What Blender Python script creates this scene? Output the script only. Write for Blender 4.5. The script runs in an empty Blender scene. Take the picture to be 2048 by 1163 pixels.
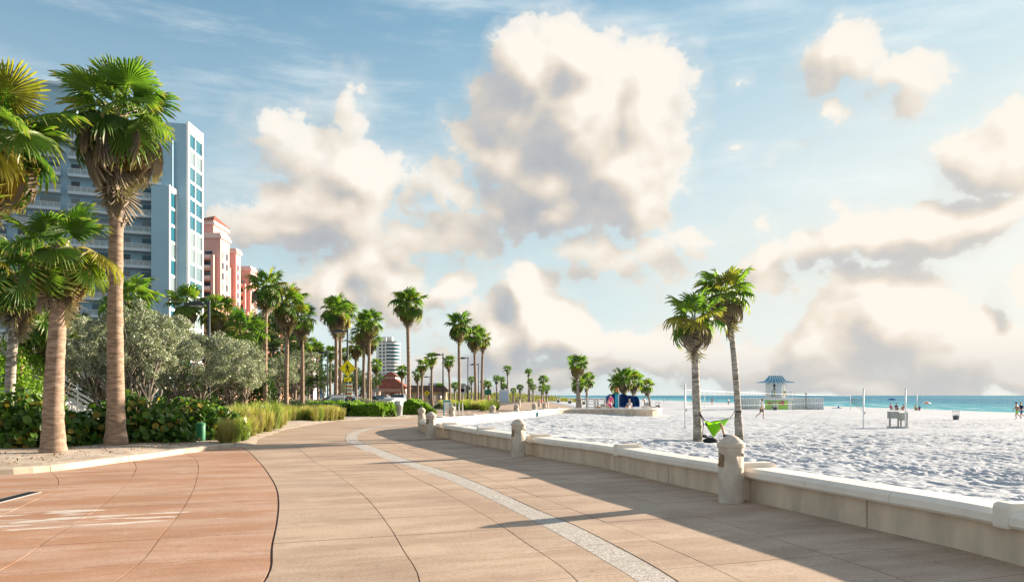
import bpy, bmesh, math, random
import numpy as np
from mathutils import Vector, Matrix
R_ = math.radians
scene = bpy.context.scene
C = scene.collection
F = 1593.0            # focal length in photo pixels
EYE = 1.6
SUN_AZ, SUN_EL = 57.5, 13.0

# ------------------------------------------------------------------ camera
cam = bpy.data.objects.new('camera', bpy.data.cameras.new('camera'))
C.objects.link(cam)
cam.location = (0, 0, EYE); cam.rotation_euler = (R_(90), 0, 0)
cam.data.sensor_width = 36; cam.data.lens = 36 * F / 2048
cam.data.shift_y = 208.5 / 2048
cam.data.clip_start = .1; cam.data.clip_end = 30000
scene.camera = cam

# ------------------------------------------------------------------ colour management
scene.view_settings.view_transform = 'Standard'; scene.view_settings.look = 'None'
scene.view_settings.gamma = 1; scene.view_settings.use_curve_mapping = False
scene.view_settings.exposure = 1.92
scene.cycles.max_bounces = 5; scene.cycles.diffuse_bounces = 3; scene.cycles.transmission_bounces = 4; scene.cycles.transparent_max_bounces = 8

# ------------------------------------------------------------------ sun
sl = bpy.data.lights.new('sun', 'SUN'); sl.energy = 4.4; sl.angle = R_(.5); sl.color = (1, .84, .66)
so = bpy.data.objects.new('sun', sl); C.objects.link(so)
sd = Vector((math.sin(R_(SUN_AZ)) * math.cos(R_(SUN_EL)), math.cos(R_(SUN_AZ)) * math.cos(R_(SUN_EL)), math.sin(R_(SUN_EL))))
so.rotation_euler = sd.to_track_quat('Z', 'Y').to_euler(); so.location = (60, 40, 40)

# ------------------------------------------------------------------ world: Nishita sky with cumulus clouds by direction
W = bpy.data.worlds.new('World'); scene.world = W; W.use_nodes = True
W.cycles.sampling_method = 'MANUAL'; W.cycles.sample_map_resolution = 512
def px2dir(px, py):
    u = (px - 1024) / F; v = (790 - py) / F
    return math.atan(u) * 1000, math.atan(v * math.cos(math.atan(u))) * 1000
class NT:
    def __init__(s, tree): s.t = tree; s.n = tree.nodes; s.l = tree.links
    def node(s, typ, **kw):
        n = s.n.new(typ)
        for k, v in kw.items(): setattr(n, k, v)
        return n
    def put(s, sock, v):
        if isinstance(v, (int, float)): sock.default_value = v
        elif isinstance(v, (tuple, list)):
            v = tuple(v)
            if sock.type == 'RGBA' and len(v) == 3: v = v + (1,)
            sock.default_value = v
        else: s.l.new(v, sock)
    def math(s, op, a, b=None, c=None, clamp=False):
        n = s.node('ShaderNodeMath', operation=op, use_clamp=clamp)
        for i, v in enumerate((a, b, c)):
            if v is not None: s.put(n.inputs[i], v)
        return n.outputs[0]
    def vmath(s, op, a, b=None, sc=None):
        n = s.node('ShaderNodeVectorMath', operation=op)
        s.put(n.inputs[0], a)
        if b is not None: s.put(n.inputs[1], b)
        if sc is not None: s.put(n.inputs['Scale'], sc)
        return n.outputs[0]
    def noise(s, vec, scale, detail=4, rough=.55, lac=2., col=False, dim='3D'):
        n = s.node('ShaderNodeTexNoise', noise_dimensions=dim)
        if vec is not None: s.put(n.inputs['Vector'], vec)
        n.inputs['Scale'].default_value = scale; n.inputs['Detail'].default_value = detail
        n.inputs['Roughness'].default_value = rough; n.inputs['Lacunarity'].default_value = lac
        return n.outputs['Color' if col else 'Fac']
    def mapping(s, vec, loc=(0,0,0), rot=(0,0,0), sc=(1,1,1), typ='POINT'):
        n = s.node('ShaderNodeMapping', vector_type=typ)
        s.put(n.inputs['Vector'], vec); n.inputs['Location'].default_value = loc
        n.inputs['Rotation'].default_value = rot; n.inputs['Scale'].default_value = sc
        return n.outputs[0]
    def ramp(s, f, stops, interp='LINEAR'):
        n = s.node('ShaderNodeValToRGB'); n.color_ramp.interpolation = interp
        e = n.color_ramp.elements
        while len(e) < len(stops): e.new(.5)
        for k, (p, c) in zip(e, stops):
            k.position = p; k.color = (c, c, c, 1) if isinstance(c, (int, float)) else tuple(c) + (1,)
        s.put(n.inputs[0], f); return n.outputs[0]
    def mrange(s, v, a, b, c=0., d=1., typ='SMOOTHSTEP'):
        n = s.node('ShaderNodeMapRange', interpolation_type=typ); s.put(n.inputs[0], v)
        for i, k in enumerate((a, b, c, d)): s.put(n.inputs[1 + i], k)
        return n.outputs[0]
    def mix(s, f, a, b, mode='MIX'):
        n = s.node('ShaderNodeMix', data_type='RGBA', blend_type=mode)
        s.put(n.inputs[0], f); s.put(n.inputs[6], a); s.put(n.inputs[7], b)
        return n.outputs[2]

CLOUDS = [  # photo x, y, radius x, radius y, rotation, weight : big shapes of the cumulus
 (1170,110,170,150,0,1.1),(1060,170,170,140,0,1.05),(1190,250,250,210,0,1.25),(1110,330,260,150,0,1.1),(1290,200,150,170,0,1.),(1100,405,260,90,0,.95),(1240,335,190,150,0,1.1),
 (930,310,190,130,20,.55),(890,385,260,85,0,.58),(1010,435,220,75,0,.75),(1360,160,110,70,30,.55),
 (650,420,270,150,10,.95),(560,470,220,110,0,.85),(720,380,170,130,0,.9),(910,410,230,90,0,.62),(620,320,150,80,0,.6),(700,230,110,200,10,.42),
 (860,480,330,110,-8,.6),(780,560,240,110,0,.75),(680,580,130,90,0,.72),(900,590,140,80,0,.68),
 (1062,600,85,100,0,.95),(1075,660,150,90,0,.95),(985,680,150,110,0,.9),(1145,690,140,80,0,.95),(1290,712,200,90,0,.95),(880,715,250,80,0,.64),(1120,748,330,60,0,.74),
 (1680,140,150,95,0,.85),(1800,175,140,90,-15,.78),(1660,238,55,50,0,.6),(1485,308,70,40,0,.5),(1470,140,60,50,0,.45),
 (2000,290,170,120,0,.9),(2070,550,80,80,0,.9),
 (1830,440,270,100,-10,.95),(1700,470,170,100,-15,.9),(2000,410,220,90,-8,.85),(1540,520,190,80,-10,.6),
 (1790,640,270,130,0,1.),(1620,700,260,110,0,1.),(1920,690,270,130,0,1.),(2060,740,190,130,0,.95),(1480,720,170,70,0,.85),(1700,755,560,65,0,.82),
 (1400,470,400,130,0,.45),(1250,545,420,80,-5,.42),(1000,770,620,45,0,.66),
 (700,480,400,140,5,.44),(900,520,340,110,-6,.44),(600,300,230,130,15,.62),(520,420,220,130,0,.62),(1250,490,400,80,-4,.54),(1480,560,400,100,0,.53),(1330,650,330,100,0,.46),(1720,560,430,100,0,.48),(820,600,250,90,0,.62),(660,590,170,100,0,.8),(1560,300,200,40,-12,.42),
 (1340,380,90,60,0,.55),(1360,150,60,70,0,.5)]
g = bpy.data.node_groups.new('cloud_density', 'ShaderNodeTree')
g.interface.new_socket('Dir', in_out='INPUT', socket_type='NodeSocketVector')
g.interface.new_socket('Density', in_out='OUTPUT', socket_type='NodeSocketFloat')
g.interface.new_socket('Blob', in_out='OUTPUT', socket_type='NodeSocketFloat')
q = NT(g); gi = q.node('NodeGroupInput'); go = q.node('NodeGroupOutput')
d0 = gi.outputs[0]
warp = q.vmath('SCALE', q.vmath('SUBTRACT', q.noise(d0, 9, 3, .5, col=True), (.5,.5,.5)), sc=130.)
sx = q.node('ShaderNodeSeparateXYZ'); q.put(sx.inputs[0], d0)
az = q.math('MULTIPLY', q.math('ARCTAN2', sx.outputs[0], sx.outputs[1]), 1000.)
el = q.math('MULTIPLY', q.math('ARCSINE', sx.outputs[2]), 1000.)
cb = q.node('ShaderNodeCombineXYZ'); q.put(cb.inputs[0], az); q.put(cb.inputs[1], el)
wx = q.node('ShaderNodeSeparateXYZ'); q.put(wx.inputs[0], q.vmath('ADD', cb.outputs[0], warp))
cc = q.node('ShaderNodeCombineXYZ'); q.put(cc.inputs[0], wx.outputs[0]); q.put(cc.inputs[1], wx.outputs[1])
acc = None
for (bx, by, rx, ry, rot, wgt) in CLOUDS:
    a, e = px2dir(bx, by); k = math.cos(a/1000)**1.5 * .628 * .93
    m = q.mapping(cc.outputs[0], (a, e, 0), (0, 0, R_(-rot)), (rx*k*1.12, ry*k*1.12, 1), 'TEXTURE')
    gr = q.node('ShaderNodeTexGradient', gradient_type='SPHERICAL'); q.put(gr.inputs[0], m)
    v = q.math('MULTIPLY', gr.outputs['Fac'], wgt)
    acc = v if acc is None else q.math('SMOOTH_MAX', acc, v, .2)
# unseen clouds all round, outside the picture, their cover raised for fill light
offv = q.mrange(q.math('ABSOLUTE', az), 640., 900.)
offe = q.mrange(el, 480., 650.)
outside = q.math('MAXIMUM', offv, offe)
low = q.math('MULTIPLY', q.mrange(q.noise(q.vmath('MULTIPLY', d0, (1,1,2.2)), 3.0, 2, .5), .43, .66), q.math('MULTIPLY', outside, .85))
S = q.math('MAXIMUM', acc, low)
n1 = q.noise(q.vmath('MULTIPLY', d0, (1,1,1.25)), 14, 8, .63)
n2 = q.noise(d0, 40, 4, .6)
vo = q.node('ShaderNodeTexVoronoi', feature='F1'); q.put(vo.inputs['Vector'], q.vmath('ADD', d0, q.vmath('SCALE', q.noise(d0, 30, 3, .5, col=True), sc=.02)))
vo.inputs['Scale'].default_value = 34
bil = q.math('SUBTRACT', .5, vo.outputs['Distance'])
D = q.math('ADD', S, q.math('ADD', q.math('MULTIPLY', q.math('SUBTRACT', n1, .5), .85), q.math('ADD', q.math('MULTIPLY', q.math('SUBTRACT', n2, .5), .16), q.math('MULTIPLY', bil, .18))))
D = q.math('SUBTRACT', D, q.mrange(S, .03, .25, .35, 0.))
q.put(go.inputs[0], D); q.put(go.inputs[1], S)

w = NT(W.node_tree); w.n.clear()
tc = w.node('ShaderNodeTexCoord'); dirv = w.vmath('NORMALIZE', tc.outputs['Generated'])
sky = w.node('ShaderNodeTexSky', sky_type='NISHITA', sun_disc=False)
sky.sun_elevation = R_(SUN_EL); sky.sun_rotation = R_(SUN_AZ)
sky.air_density = 1.0; sky.dust_density = 1.2; sky.ozone_density = 2.0
g1 = w.node('ShaderNodeGroup', node_tree=g); w.put(g1.inputs[0], dirv)
g2 = w.node('ShaderNodeGroup', node_tree=g); w.put(g2.inputs[0], w.vmath('NORMALIZE', w.vmath('ADD', dirv, (.026, .0, .030))))
D1, D2 = g1.outputs[0], g2.outputs[0]; S1, S2 = g1.outputs[1], g2.outputs[1]
alpha = w.math('ADD', w.math('MULTIPLY', w.mrange(D1, .08, .62), .45), w.math('MULTIPLY', w.mrange(D1, .34, .44), .53))
lit = w.math('ADD', .53, w.math('MULTIPLY', w.math('SUBTRACT', D1, D2), .55))
lit = w.math('ADD', lit, w.math('MULTIPLY', w.math('MAXIMUM', w.math('SUBTRACT', S1, S2), -.17), 1.1))
lit = w.math('SUBTRACT', lit, w.mrange(S1, .45, 1.1, 0., .10))
lit = w.math('ADD', lit, w.mrange(D1, .22, .55, .16, 0.))
sepd = w.node('ShaderNodeSeparateXYZ'); w.put(sepd.inputs[0], dirv)
ccol = w.ramp(lit, [(0., (.45,.49,.54)), (.20, (.55,.56,.585)), (.40, (.73,.675,.61)), (.60, (.95,.85,.73)), (.85, (1.13,1.06,.96))])
elev = w.node('ShaderNodeSeparateXYZ'); w.put(elev.inputs[0], dirv)
lowgrey = w.mrange(elev.outputs[2], .075, .012, 0., .75)
ccol = w.mix(lowgrey, ccol, w.mix(.70, ccol, (.50,.55,.60)))
# low clouds near the horizon are greyer, clouds towards the sun glow
sunv = w.node('ShaderNodeVectorMath', operation='DOT_PRODUCT'); w.put(sunv.inputs[0], dirv); w.put(sunv.inputs[1], tuple(sd))
back = w.mrange(sunv.outputs['Value'], .1, -.9, 1., 1.3, 'LINEAR')  # clouds opposite the sun, mostly unseen, brightened for more fill
ccol = w.vmath('SCALE', ccol, sc=back)
glow = w.mrange(sunv.outputs['Value'], .45, 1., 0., 1., 'LINEAR')
ccol = w.mix(glow, ccol, w.mix(.35, ccol, (1.1, 1.0, .86)))
# thin cirrus veil
cir = w.noise(w.mapping(dirv, (3.1, 0, 0), (0, R_(-14), 0), (2.2, 2.2, 13.)), 1.6, 7, .62)
cir2 = w.noise(w.mapping(dirv, (1.7, .4, 2), (0, R_(9), R_(20)), (1.1, 1.1, 4.5)), 1.9, 6, .6)
cirm = w.math('ADD', w.math('MULTIPLY', w.mrange(cir, .48, .78), .6), w.math('MULTIPLY', w.mrange(cir2, .50, .76), .46), clamp=True)
skycol = w.node('ShaderNodeVectorMath', operation='MULTIPLY'); w.put(skycol.inputs[0], sky.outputs[0]); w.put(skycol.inputs[1], (.60, 1.02, 1.17))
SKY_K = .068
CL_K = .238
def scale(colr, k): return w.vmath('SCALE', colr, sc=k)
base = scale(skycol.outputs[0], SKY_K)
base = w.vmath('DIVIDE', base, w.vmath('ADD', scale(base, 2.4), (1,1,1)))   # soft shoulder towards the sun
hz_ = w.math('MULTIPLY', w.mrange(elev.outputs[2], .50, .05, 0., .95, 'LINEAR'), w.mrange(sunv.outputs['Value'], .25, .85, .72, 1., 'LINEAR'))
base = w.mix(hz_, base, (.212, .236, .238))
base = w.mix(w.math('MULTIPLY', w.mrange(sunv.outputs['Value'], .62, .98, 0., .9, 'LINEAR'), w.mrange(elev.outputs[2], .5, .1)), base, (.262, .25, .226))
base = w.mix(cirm, base, (.245, .262, .262))
fin = w.mix(alpha, base, scale(ccol, CL_K))
bg = w.node('ShaderNodeBackground'); w.put(bg.inputs['Color'], fin); bg.inputs['Strength'].default_value = 1.0
ow = w.node('ShaderNodeOutputWorld'); w.l.new(bg.outputs[0], ow.inputs[0])

# ------------------------------------------------------------------ helpers
def G(px, py, z=0.):
    """a photo pixel on the level z -> place on the ground"""
    Y = F * (EYE - z) / (py - 790.); return ((px - 1024) / F * Y, Y, z)
def AT(px, py, Y):
    return ((px - 1024) / F * Y, Y, EYE + (790 - py) / F * Y)
class MB:
    def __init__(s): s.v = []; s.f = []
    def add(s, vs, fs):
        o = len(s.v); s.v += [tuple(p) for p in vs]; s.f += [tuple(i + o for i in f) for f in fs]; return s
    def box(s, c, d, rz=0., ry=0., rx=0.):
        M = Matrix.Rotation(rz, 3, 'Z') @ Matrix.Rotation(ry, 3, 'Y') @ Matrix.Rotation(rx, 3, 'X'); c = Vector(c)
        vs = [c + M @ Vector((x*d[0]/2, y*d[1]/2, z*d[2]/2)) for z in (-1,1) for y in (-1,1) for x in (-1,1)]
        return s.add(vs, [(0,2,3,1),(4,5,7,6),(0,1,5,4),(2,6,7,3),(0,4,6,2),(1,3,7,5)])
    def bar(s, p, q, r, r2=None, n=6):
        return s.tube([p, q], [r, r if r2 is None else r2], n)
    def tube(s, pts, rad, n=8, cap=True):
        P = [Vector(p) for p in pts]; vs = []; fs = []; k = len(P)
        prev = None
        for i, p in enumerate(P):
            t = (P[min(i+1,k-1)] - P[max(i-1,0)]).normalized()
            if prev is None:
                a = t.orthogonal() if abs(t.z) < .9 else Vector((1,0,0)).cross(t).normalized()
                a = a.normalized()
            else:
                a = (prev - t * prev.dot(t)).normalized()
            prev = a; b = t.cross(a)
            for j in range(n):
                th = 2*math.pi*j/n; vs.append(p + (a*math.cos(th) + b*math.sin(th)) * rad[i])
        for i in range(k-1):
            for j in range(n):
                fs.append((i*n+j, i*n+(j+1)%n, (i+1)*n+(j+1)%n, (i+1)*n+j))
        if cap:
            fs.append(tuple(range(n-1,-1,-1))); fs.append(tuple((k-1)*n + j for j in range(n)))
        return s.add(vs, fs)
    def lathe(s, prof, n=24, c=(0,0,0)):
        vs = []; fs = []; k = len(prof)
        for (r, z) in prof:
            for j in range(n):
                th = 2*math.pi*j/n; vs.append((c[0]+r*math.cos(th), c[1]+r*math.sin(th), c[2]+z))
        for i in range(k-1):
            for j in range(n): fs.append((i*n+j, i*n+(j+1)%n, (i+1)*n+(j+1)%n, (i+1)*n+j))
        fs.append(tuple(range(n-1,-1,-1))); fs.append(tuple((k-1)*n+j for j in range(n)))
        return s.add(vs, fs)
    def prism(s, poly, z0, z1):
        n = len(poly); vs = [(p[0],p[1],z0) for p in poly] + [(p[0],p[1],z1) for p in poly]
        fs = [tuple(range(n-1,-1,-1)), tuple(range(n,2*n))] + [(i,(i+1)%n,n+(i+1)%n,n+i) for i in range(n)]
        return s.add(vs, fs)
    def ball(s, c, r, n=10, m=7, sc=(1,1,1)):
        prof = [(max(1e-3, r*math.sin(math.pi*i/m)), -r*math.cos(math.pi*i/m)) for i in range(m+1)]
        t = MB().lathe(prof, n); return s.add([(c[0]+p[0]*sc[0], c[1]+p[1]*sc[1], c[2]+p[2]*sc[2]) for p in t.v], t.f)
    def mesh(s, name, m=None, smooth=False):
        me = bpy.data.meshes.new(name); me.from_pydata(s.v, [], s.f)
        if m: me.materials.append(m)
        if smooth: me.polygons.foreach_set('use_smooth', [True]*len(me.polygons))
        me.update(); return me
def np_mesh(name, V, Fa, m=None, smooth=False, attr=None):
    """V (n,3), Fa (k,c) uniform polygons"""
    V = np.ascontiguousarray(V, dtype=np.float32); Fa = np.ascontiguousarray(Fa, dtype=np.int32)
    me = bpy.data.meshes.new(name); k, c = Fa.shape
    me.vertices.add(len(V)); me.vertices.foreach_set('co', V.ravel())
    me.loops.add(k*c); me.loops.foreach_set('vertex_index', Fa.ravel())
    me.polygons.add(k); me.polygons.foreach_set('loop_start', np.arange(0, k*c, c, dtype=np.int32))
    me.polygons.foreach_set('use_smooth', np.full(k, smooth))
    if m: me.materials.append(m)
    me.update(calc_edges=True)
    if attr:
        for nm, dat in attr.items():
            a = me.attributes.new(nm, 'FLOAT', 'POINT'); a.data.foreach_set('value', np.asarray(dat, dtype=np.float32))
    return me
def thing(name, label, cat, loc=(0,0,0), rz=0., group=None):
    o = bpy.data.objects.new(name, None); C.objects.link(o); o.location = loc; o.rotation_euler = (0,0,rz)
    o.empty_display_size = .2; o['label'] = label; o['category'] = cat
    if group: o['group'] = group
    return o
def ob(name, me, parent=None, loc=(0,0,0), rot=(0,0,0), sc=None, label=None, kind=None):
    o = bpy.data.objects.new(name, me); C.objects.link(o); o.location = loc; o.rotation_euler = rot
    if sc is not None: o.scale = (sc,sc,sc) if isinstance(sc, (int,float)) else sc
    if parent: o.parent = parent
    if label: o['label'] = label
    if kind: o['kind'] = kind
    return o
def part(name, mb, m, parent, smooth=False, **kw): return ob(name, mb.mesh(name, m, smooth), parent, **kw)
def solo(name, mb, m, label, cat, group=None, smooth=False, loc=(0,0,0), rz=0.):
    o = ob(name, mb.mesh(name, m, smooth) if isinstance(mb, MB) else mb, None, loc, (0,0,rz)); o['label'] = label; o['category'] = cat
    if group: o['group'] = group
    return o
def struct(name, mb, m=None, smooth=False, parent=None):
    o = ob(name, mb.mesh(name, m, smooth) if isinstance(mb, MB) else mb, parent); o['kind'] = 'structure'; return o
def dup(root, loc, rz=None, label=None, sc=None):
    def cp(o, par):
        c = o.copy(); C.objects.link(c)
        if par: c.parent = par
        for ch in list(kids.get(o.name, ())): cp(ch, c)
        return c
    kids = {}
    for ch in root.children_recursive: kids.setdefault(ch.parent.name, []).append(ch)
    r = cp(root, None); r.location = loc
    if rz is not None: r.rotation_euler = (0,0,rz)
    if label: r['label'] = label
    if sc: r.scale = (sc,sc,sc)
    return r
def catmull(P, n=8):
    P = np.array(P, float); out = []
    Q = np.vstack([2*P[0]-P[1], P, 2*P[-1]-P[-2]])
    for i in range(1, len(Q)-2):
        for t in np.linspace(0, 1, n, endpoint=False):
            a, b, c, d = Q[i-1], Q[i], Q[i+1], Q[i+2]
            out.append(.5*((2*b)+(c-a)*t+(2*a-5*b+4*c-d)*t*t+(3*b-a-3*c+d)*t**3))
    out.append(P[-1]); return np.array(out)
def vnoise(x, y, seed=0):
    """value noise in numpy, -1..1"""
    xi = np.floor(x).astype(np.int64); yi = np.floor(y).astype(np.int64); fx = x-xi; fy = y-yi
    def h(a, b):
        n = (a*374761393 + b*668265263 + seed*974634777) & 0xffffffff
        n = ((n ^ (n >> 13)) * 1274126177) & 0xffffffff
        return ((n ^ (n >> 16)) & 0xffff) / 32767.5 - 1
    u = fx*fx*(3-2*fx); v = fy*fy*(3-2*fy)
    return (h(xi,yi)*(1-u)+h(xi+1,yi)*u)*(1-v) + (h(xi,yi+1)*(1-u)+h(xi+1,yi+1)*u)*v

# ------------------------------------------------------------------ materials
def M(name, col, var=.18, sc=2., rough=.75, bump=0., bsc=30., spec=.3, metal=0., rnd=0., detail=5, col2=None, stretch=(1,1,1)):
    m = bpy.data.materials.new(name); m.use_nodes = True; t = NT(m.node_tree); b = t.n['Principled BSDF']
    co = t.node('ShaderNodeTexCoord').outputs['Object']
    v = co if stretch == (1,1,1) else t.vmath('MULTIPLY', co, stretch)
    n = t.noise(v, sc, detail, .6)
    lo = tuple(max(0, c*(1-var)) for c in col); hi = tuple(min(1, c*(1+var)) for c in (col2 or col))
    c = t.mix(t.mrange(n, .3, .7), lo, hi)
    if rnd:
        oi = t.node('ShaderNodeObjectInfo')
        hs = t.node('ShaderNodeHueSaturation'); t.put(hs.inputs['Color'], c)
        t.put(hs.inputs['Value'], t.mrange(oi.outputs['Random'], 0., 1., 1-rnd, 1+rnd, 'LINEAR')); c = hs.outputs[0]
    t.put(b.inputs['Base Color'], c); b.inputs['Roughness'].default_value = rough
    b.inputs['Specular IOR Level'].default_value = spec; b.inputs['Metallic'].default_value = metal
    if bump:
        bp = t.node('ShaderNodeBump'); bp.inputs['Strength'].default_value = bump; bp.inputs['Distance'].default_value = .02
        t.put(bp.inputs['Height'], t.noise(v, bsc, 5, .6)); t.l.new(bp.outputs[0], b.inputs['Normal'])
    m['nt'] = 1
    return m
def leafmat(name, c1, c2, c3=None, trans=.35, rough=.5, tip=None, rnd=.2, spec=.25, island=True, p3=.12, tipr=(.72,1.)):
    """foliage: colour differs leaf by leaf, light passes through the blade"""
    m = bpy.data.materials.new(name); m.use_nodes = True; t = NT(m.node_tree); b = t.n['Principled BSDF']; out = t.n['Material Output']
    if island: r = t.node('ShaderNodeNewGeometry').outputs['Random Per Island']
    else: r = t.node('ShaderNodeObjectInfo').outputs['Random']
    stops = [(0., c1), (.85, c2)]
    if c3: stops = [(0., c1), (1-p3*1.6, c2), (1-p3, c3)]
    c = t.ramp(r, stops)
    if tip:
        a = t.node('ShaderNodeAttribute', attribute_name='t')
        c = t.mix(t.mrange(a.outputs['Fac'], tipr[0], tipr[1]), c, tip)
    t.put(b.inputs['Base Color'], c); b.inputs['Roughness'].default_value = rough; b.inputs['Specular IOR Level'].default_value = spec
    tr = t.node('ShaderNodeBsdfTranslucent'); t.put(tr.inputs['Color'], t.mix(1., c, (1.15, 1.45, .45), 'MULTIPLY'))
    mx = t.node('ShaderNodeMixShader'); mx.inputs[0].default_value = trans
    t.l.new(b.outputs[0], mx.inputs[1]); t.l.new(tr.outputs[0], mx.inputs[2]); t.l.new(mx.outputs[0], out.inputs[0])
    return m
def glassmat(name, col, rough=.08):
    m = bpy.data.materials.new(name); m.use_nodes = True; t = NT(m.node_tree); b = t.n['Principled BSDF']
    co = t.node('ShaderNodeTexCoord').outputs['Object']
    oi = t.node('ShaderNodeObjectInfo'); gcol = t.mix(t.noise(co, .8, 2), tuple(c*.7 for c in col), tuple(c*1.3 for c in col))
    t.put(b.inputs['Base Color'], t.mix(t.mrange(oi.outputs['Random'], .62, .66, 0., .55), gcol, (.30,.33,.33)))
    b.inputs['Roughness'].default_value = rough; b.inputs['Specular IOR Level'].default_value = .4
    return m

m_conc = M('cast_concrete', (.62,.50,.38), .15, 2.6, .85, .3, 60, stretch=(1,1,.35))
m_cap = M('smooth_cap_concrete', (.78,.71,.62), .08, 1.2, .75, .15, 50)
m_kerb = M('kerb_concrete', (.43,.37,.29), .2, 1.5, .9, .3, 40)
m_bol = M('bollard_concrete', (.53,.45,.37), .12, 4, .85, .25, 90, col2=(.56,.49,.41))
m_bronze = M('bronze_louver', (.20,.12,.06), .2, 8, .5, 0, spec=.5)
m_steel = M('brushed_steel', (.45,.46,.47), .1, 10, .35, 0, metal=.7)
m_dark = M('dark_metal', (.045,.05,.055), .2, 4, .5, 0, spec=.4)
m_pole = M('lamp_pole_paint', (.05,.065,.075), .15, 3, .6, 0, spec=.3)
m_white = M('white_paint', (.78,.78,.76), .06, 2, .6)
m_pvc = M('white_plastic', (.74,.75,.76), .06, 4, .5)
m_black = M('black_fabric', (.02,.02,.022), .3, 8, .8)
m_wood_grey = M('weathered_wood', (.33,.33,.31), .2, 3, .85, .3, 30, stretch=(1,1,6))
m_bluec = M('blue_canvas', (.02,.10,.30), .15, 4, .8)
m_turq = M('turquoise_paint', (.03,.33,.48), .1, 4, .5)
m_yellow = M('sign_yellow', (.95,.76,.01), .03, 3, .45)
m_signblack = M('sign_black', (.012,.012,.012), .1, 4, .5)
m_green = M('green_plastic', (.02,.17,.08), .15, 3, .5, spec=.4)
m_red = M('red_paint', (.5,.05,.04), .1, 4, .5)
m_orange = M('orange_paint', (.75,.25,.05), .1, 4, .5)
m_lime = M('lime_paint', (.42,.72,.15), .06, 4, .6)
m_trunk = M('palm_trunk_bark', (.235,.165,.115), .26, 2.4, .95, .7, 9, col2=(.31,.225,.165), stretch=(1.6,1.6,6))
m_trunk_grey = M('grey_palm_bark', (.21,.18,.15), .4, 3, .95, .6, 16, col2=(.34,.31,.27), stretch=(1,1,4))
m_boot = M('leaf_base_fibre', (.26,.19,.14), .4, 9, .95, .3, 20, col2=(.40,.33,.27))
m_bark = M('twisted_bark', (.11,.09,.07), .35, 5, .95, .6, 22, col2=(.17,.15,.12), stretch=(1,1,.4))
m_frond = leafmat('green_fan_frond', (.075,.15,.032), (.155,.23,.045), (.28,.24,.06), .5, .42, tip=(.26,.21,.08), island=False, p3=.10, tipr=(.84,1.02))
m_frond_far = leafmat('green_fan_frond_far', (.075,.155,.034), (.14,.22,.045), (.22,.21,.06), .48, .5, tip=(.16,.14,.06))
m_frond_yel = leafmat('yellowing_fan_frond', (.17,.14,.03), (.25,.17,.04), None, .4, .55, tip=(.32,.20,.08), island=False)
m_frond_dead = leafmat('dead_fan_frond', (.15,.115,.085), (.26,.205,.15), None, .18, .85, tip=(.33,.27,.20), island=False)
m_petiole = M('petiole', (.18,.17,.05), .2, 5, .6)
m_silver = leafmat('silver_leaf', (.15,.175,.115), (.31,.335,.245), (.52,.53,.45), .15, .5, p3=.2)
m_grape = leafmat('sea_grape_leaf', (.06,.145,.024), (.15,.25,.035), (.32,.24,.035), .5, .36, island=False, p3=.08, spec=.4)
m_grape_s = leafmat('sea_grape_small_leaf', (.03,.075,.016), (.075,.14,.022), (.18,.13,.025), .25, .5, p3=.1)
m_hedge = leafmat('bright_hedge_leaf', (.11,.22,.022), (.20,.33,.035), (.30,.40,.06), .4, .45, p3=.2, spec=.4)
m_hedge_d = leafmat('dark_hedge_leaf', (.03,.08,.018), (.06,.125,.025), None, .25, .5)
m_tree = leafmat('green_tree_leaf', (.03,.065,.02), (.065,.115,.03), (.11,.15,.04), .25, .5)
m_grass = leafmat('dune_grass_blade', (.20,.21,.05), (.34,.30,.10), (.46,.34,.15), .45, .6, tip=(.46,.36,.20), tipr=(.3,1.1))
m_grass_g = leafmat('green_grass_blade', (.15,.23,.04), (.25,.31,.07), (.38,.33,.13), .45, .6, tip=(.42,.37,.17), tipr=(.5,1.2))
m_lawn_b = leafmat('lawn_blade', (.09,.20,.03), (.15,.28,.05), None, .3, .6)

# ================================================================== SETTING
def curve_len(P):
    d = np.r_[0, np.cumsum(np.hypot(*np.diff(P[:, :2], axis=0).T))]; return d
WALL = catmull([(5.55,-3),(5.3,2),(4.78,7.43),(4.27,9.62),(3.56,12.2),(2.86,14.4),(1.96,17.7),(1.26,19.3),(.63,20.9),(-.03,22.8),(-1.58,27.1),(-2.54,30),(-3.05,31.6),
  (-3.8,34.2),(-4.15,36.4),(-3.95,38.6),(-2.9,42.2),(-.45,51),(2.5,63.6),(3.9,67.0),(6,68.2),(8.5,68.2),(10.9,67.9),(12.2,68.8),(12.8,71),(12.9,80)], 10)
WS = curve_len(WALL)
def wall_at(s, off=0., z=0.):
    x = np.interp(s, WS, WALL[:,0]); y = np.interp(s, WS, WALL[:,1])
    e = .05; tx = np.interp(s+e, WS, WALL[:,0]) - np.interp(s-e, WS, WALL[:,0]); ty = np.interp(s+e, WS, WALL[:,1]) - np.interp(s-e, WS, WALL[:,1])
    L = np.hypot(tx, ty); return (x + off*ty/L, y - off*tx/L, z)
def wall_s_near(x, y): return WS[np.argmin((WALL[:,0]-x)**2 + (WALL[:,1]-y)**2)]
def sweep(prof, s0, s1, step=.6, at=wall_at):
    n = max(2, int(math.ceil((s1-s0)/step))+1); m = MB(); k = len(prof)
    for s in np.linspace(s0, s1, n): m.v += [at(s, o, z) for (o, z) in prof]
    for i in range(n-1):
        for j in range(k): m.f.append((i*k+j, i*k+(j+1)%k, (i+1)*k+(j+1)%k, (i+1)*k+j))
    m.f += [tuple(range(k-1,-1,-1)), tuple((n-1)*k+j for j in range(k))]
    return m

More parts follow.
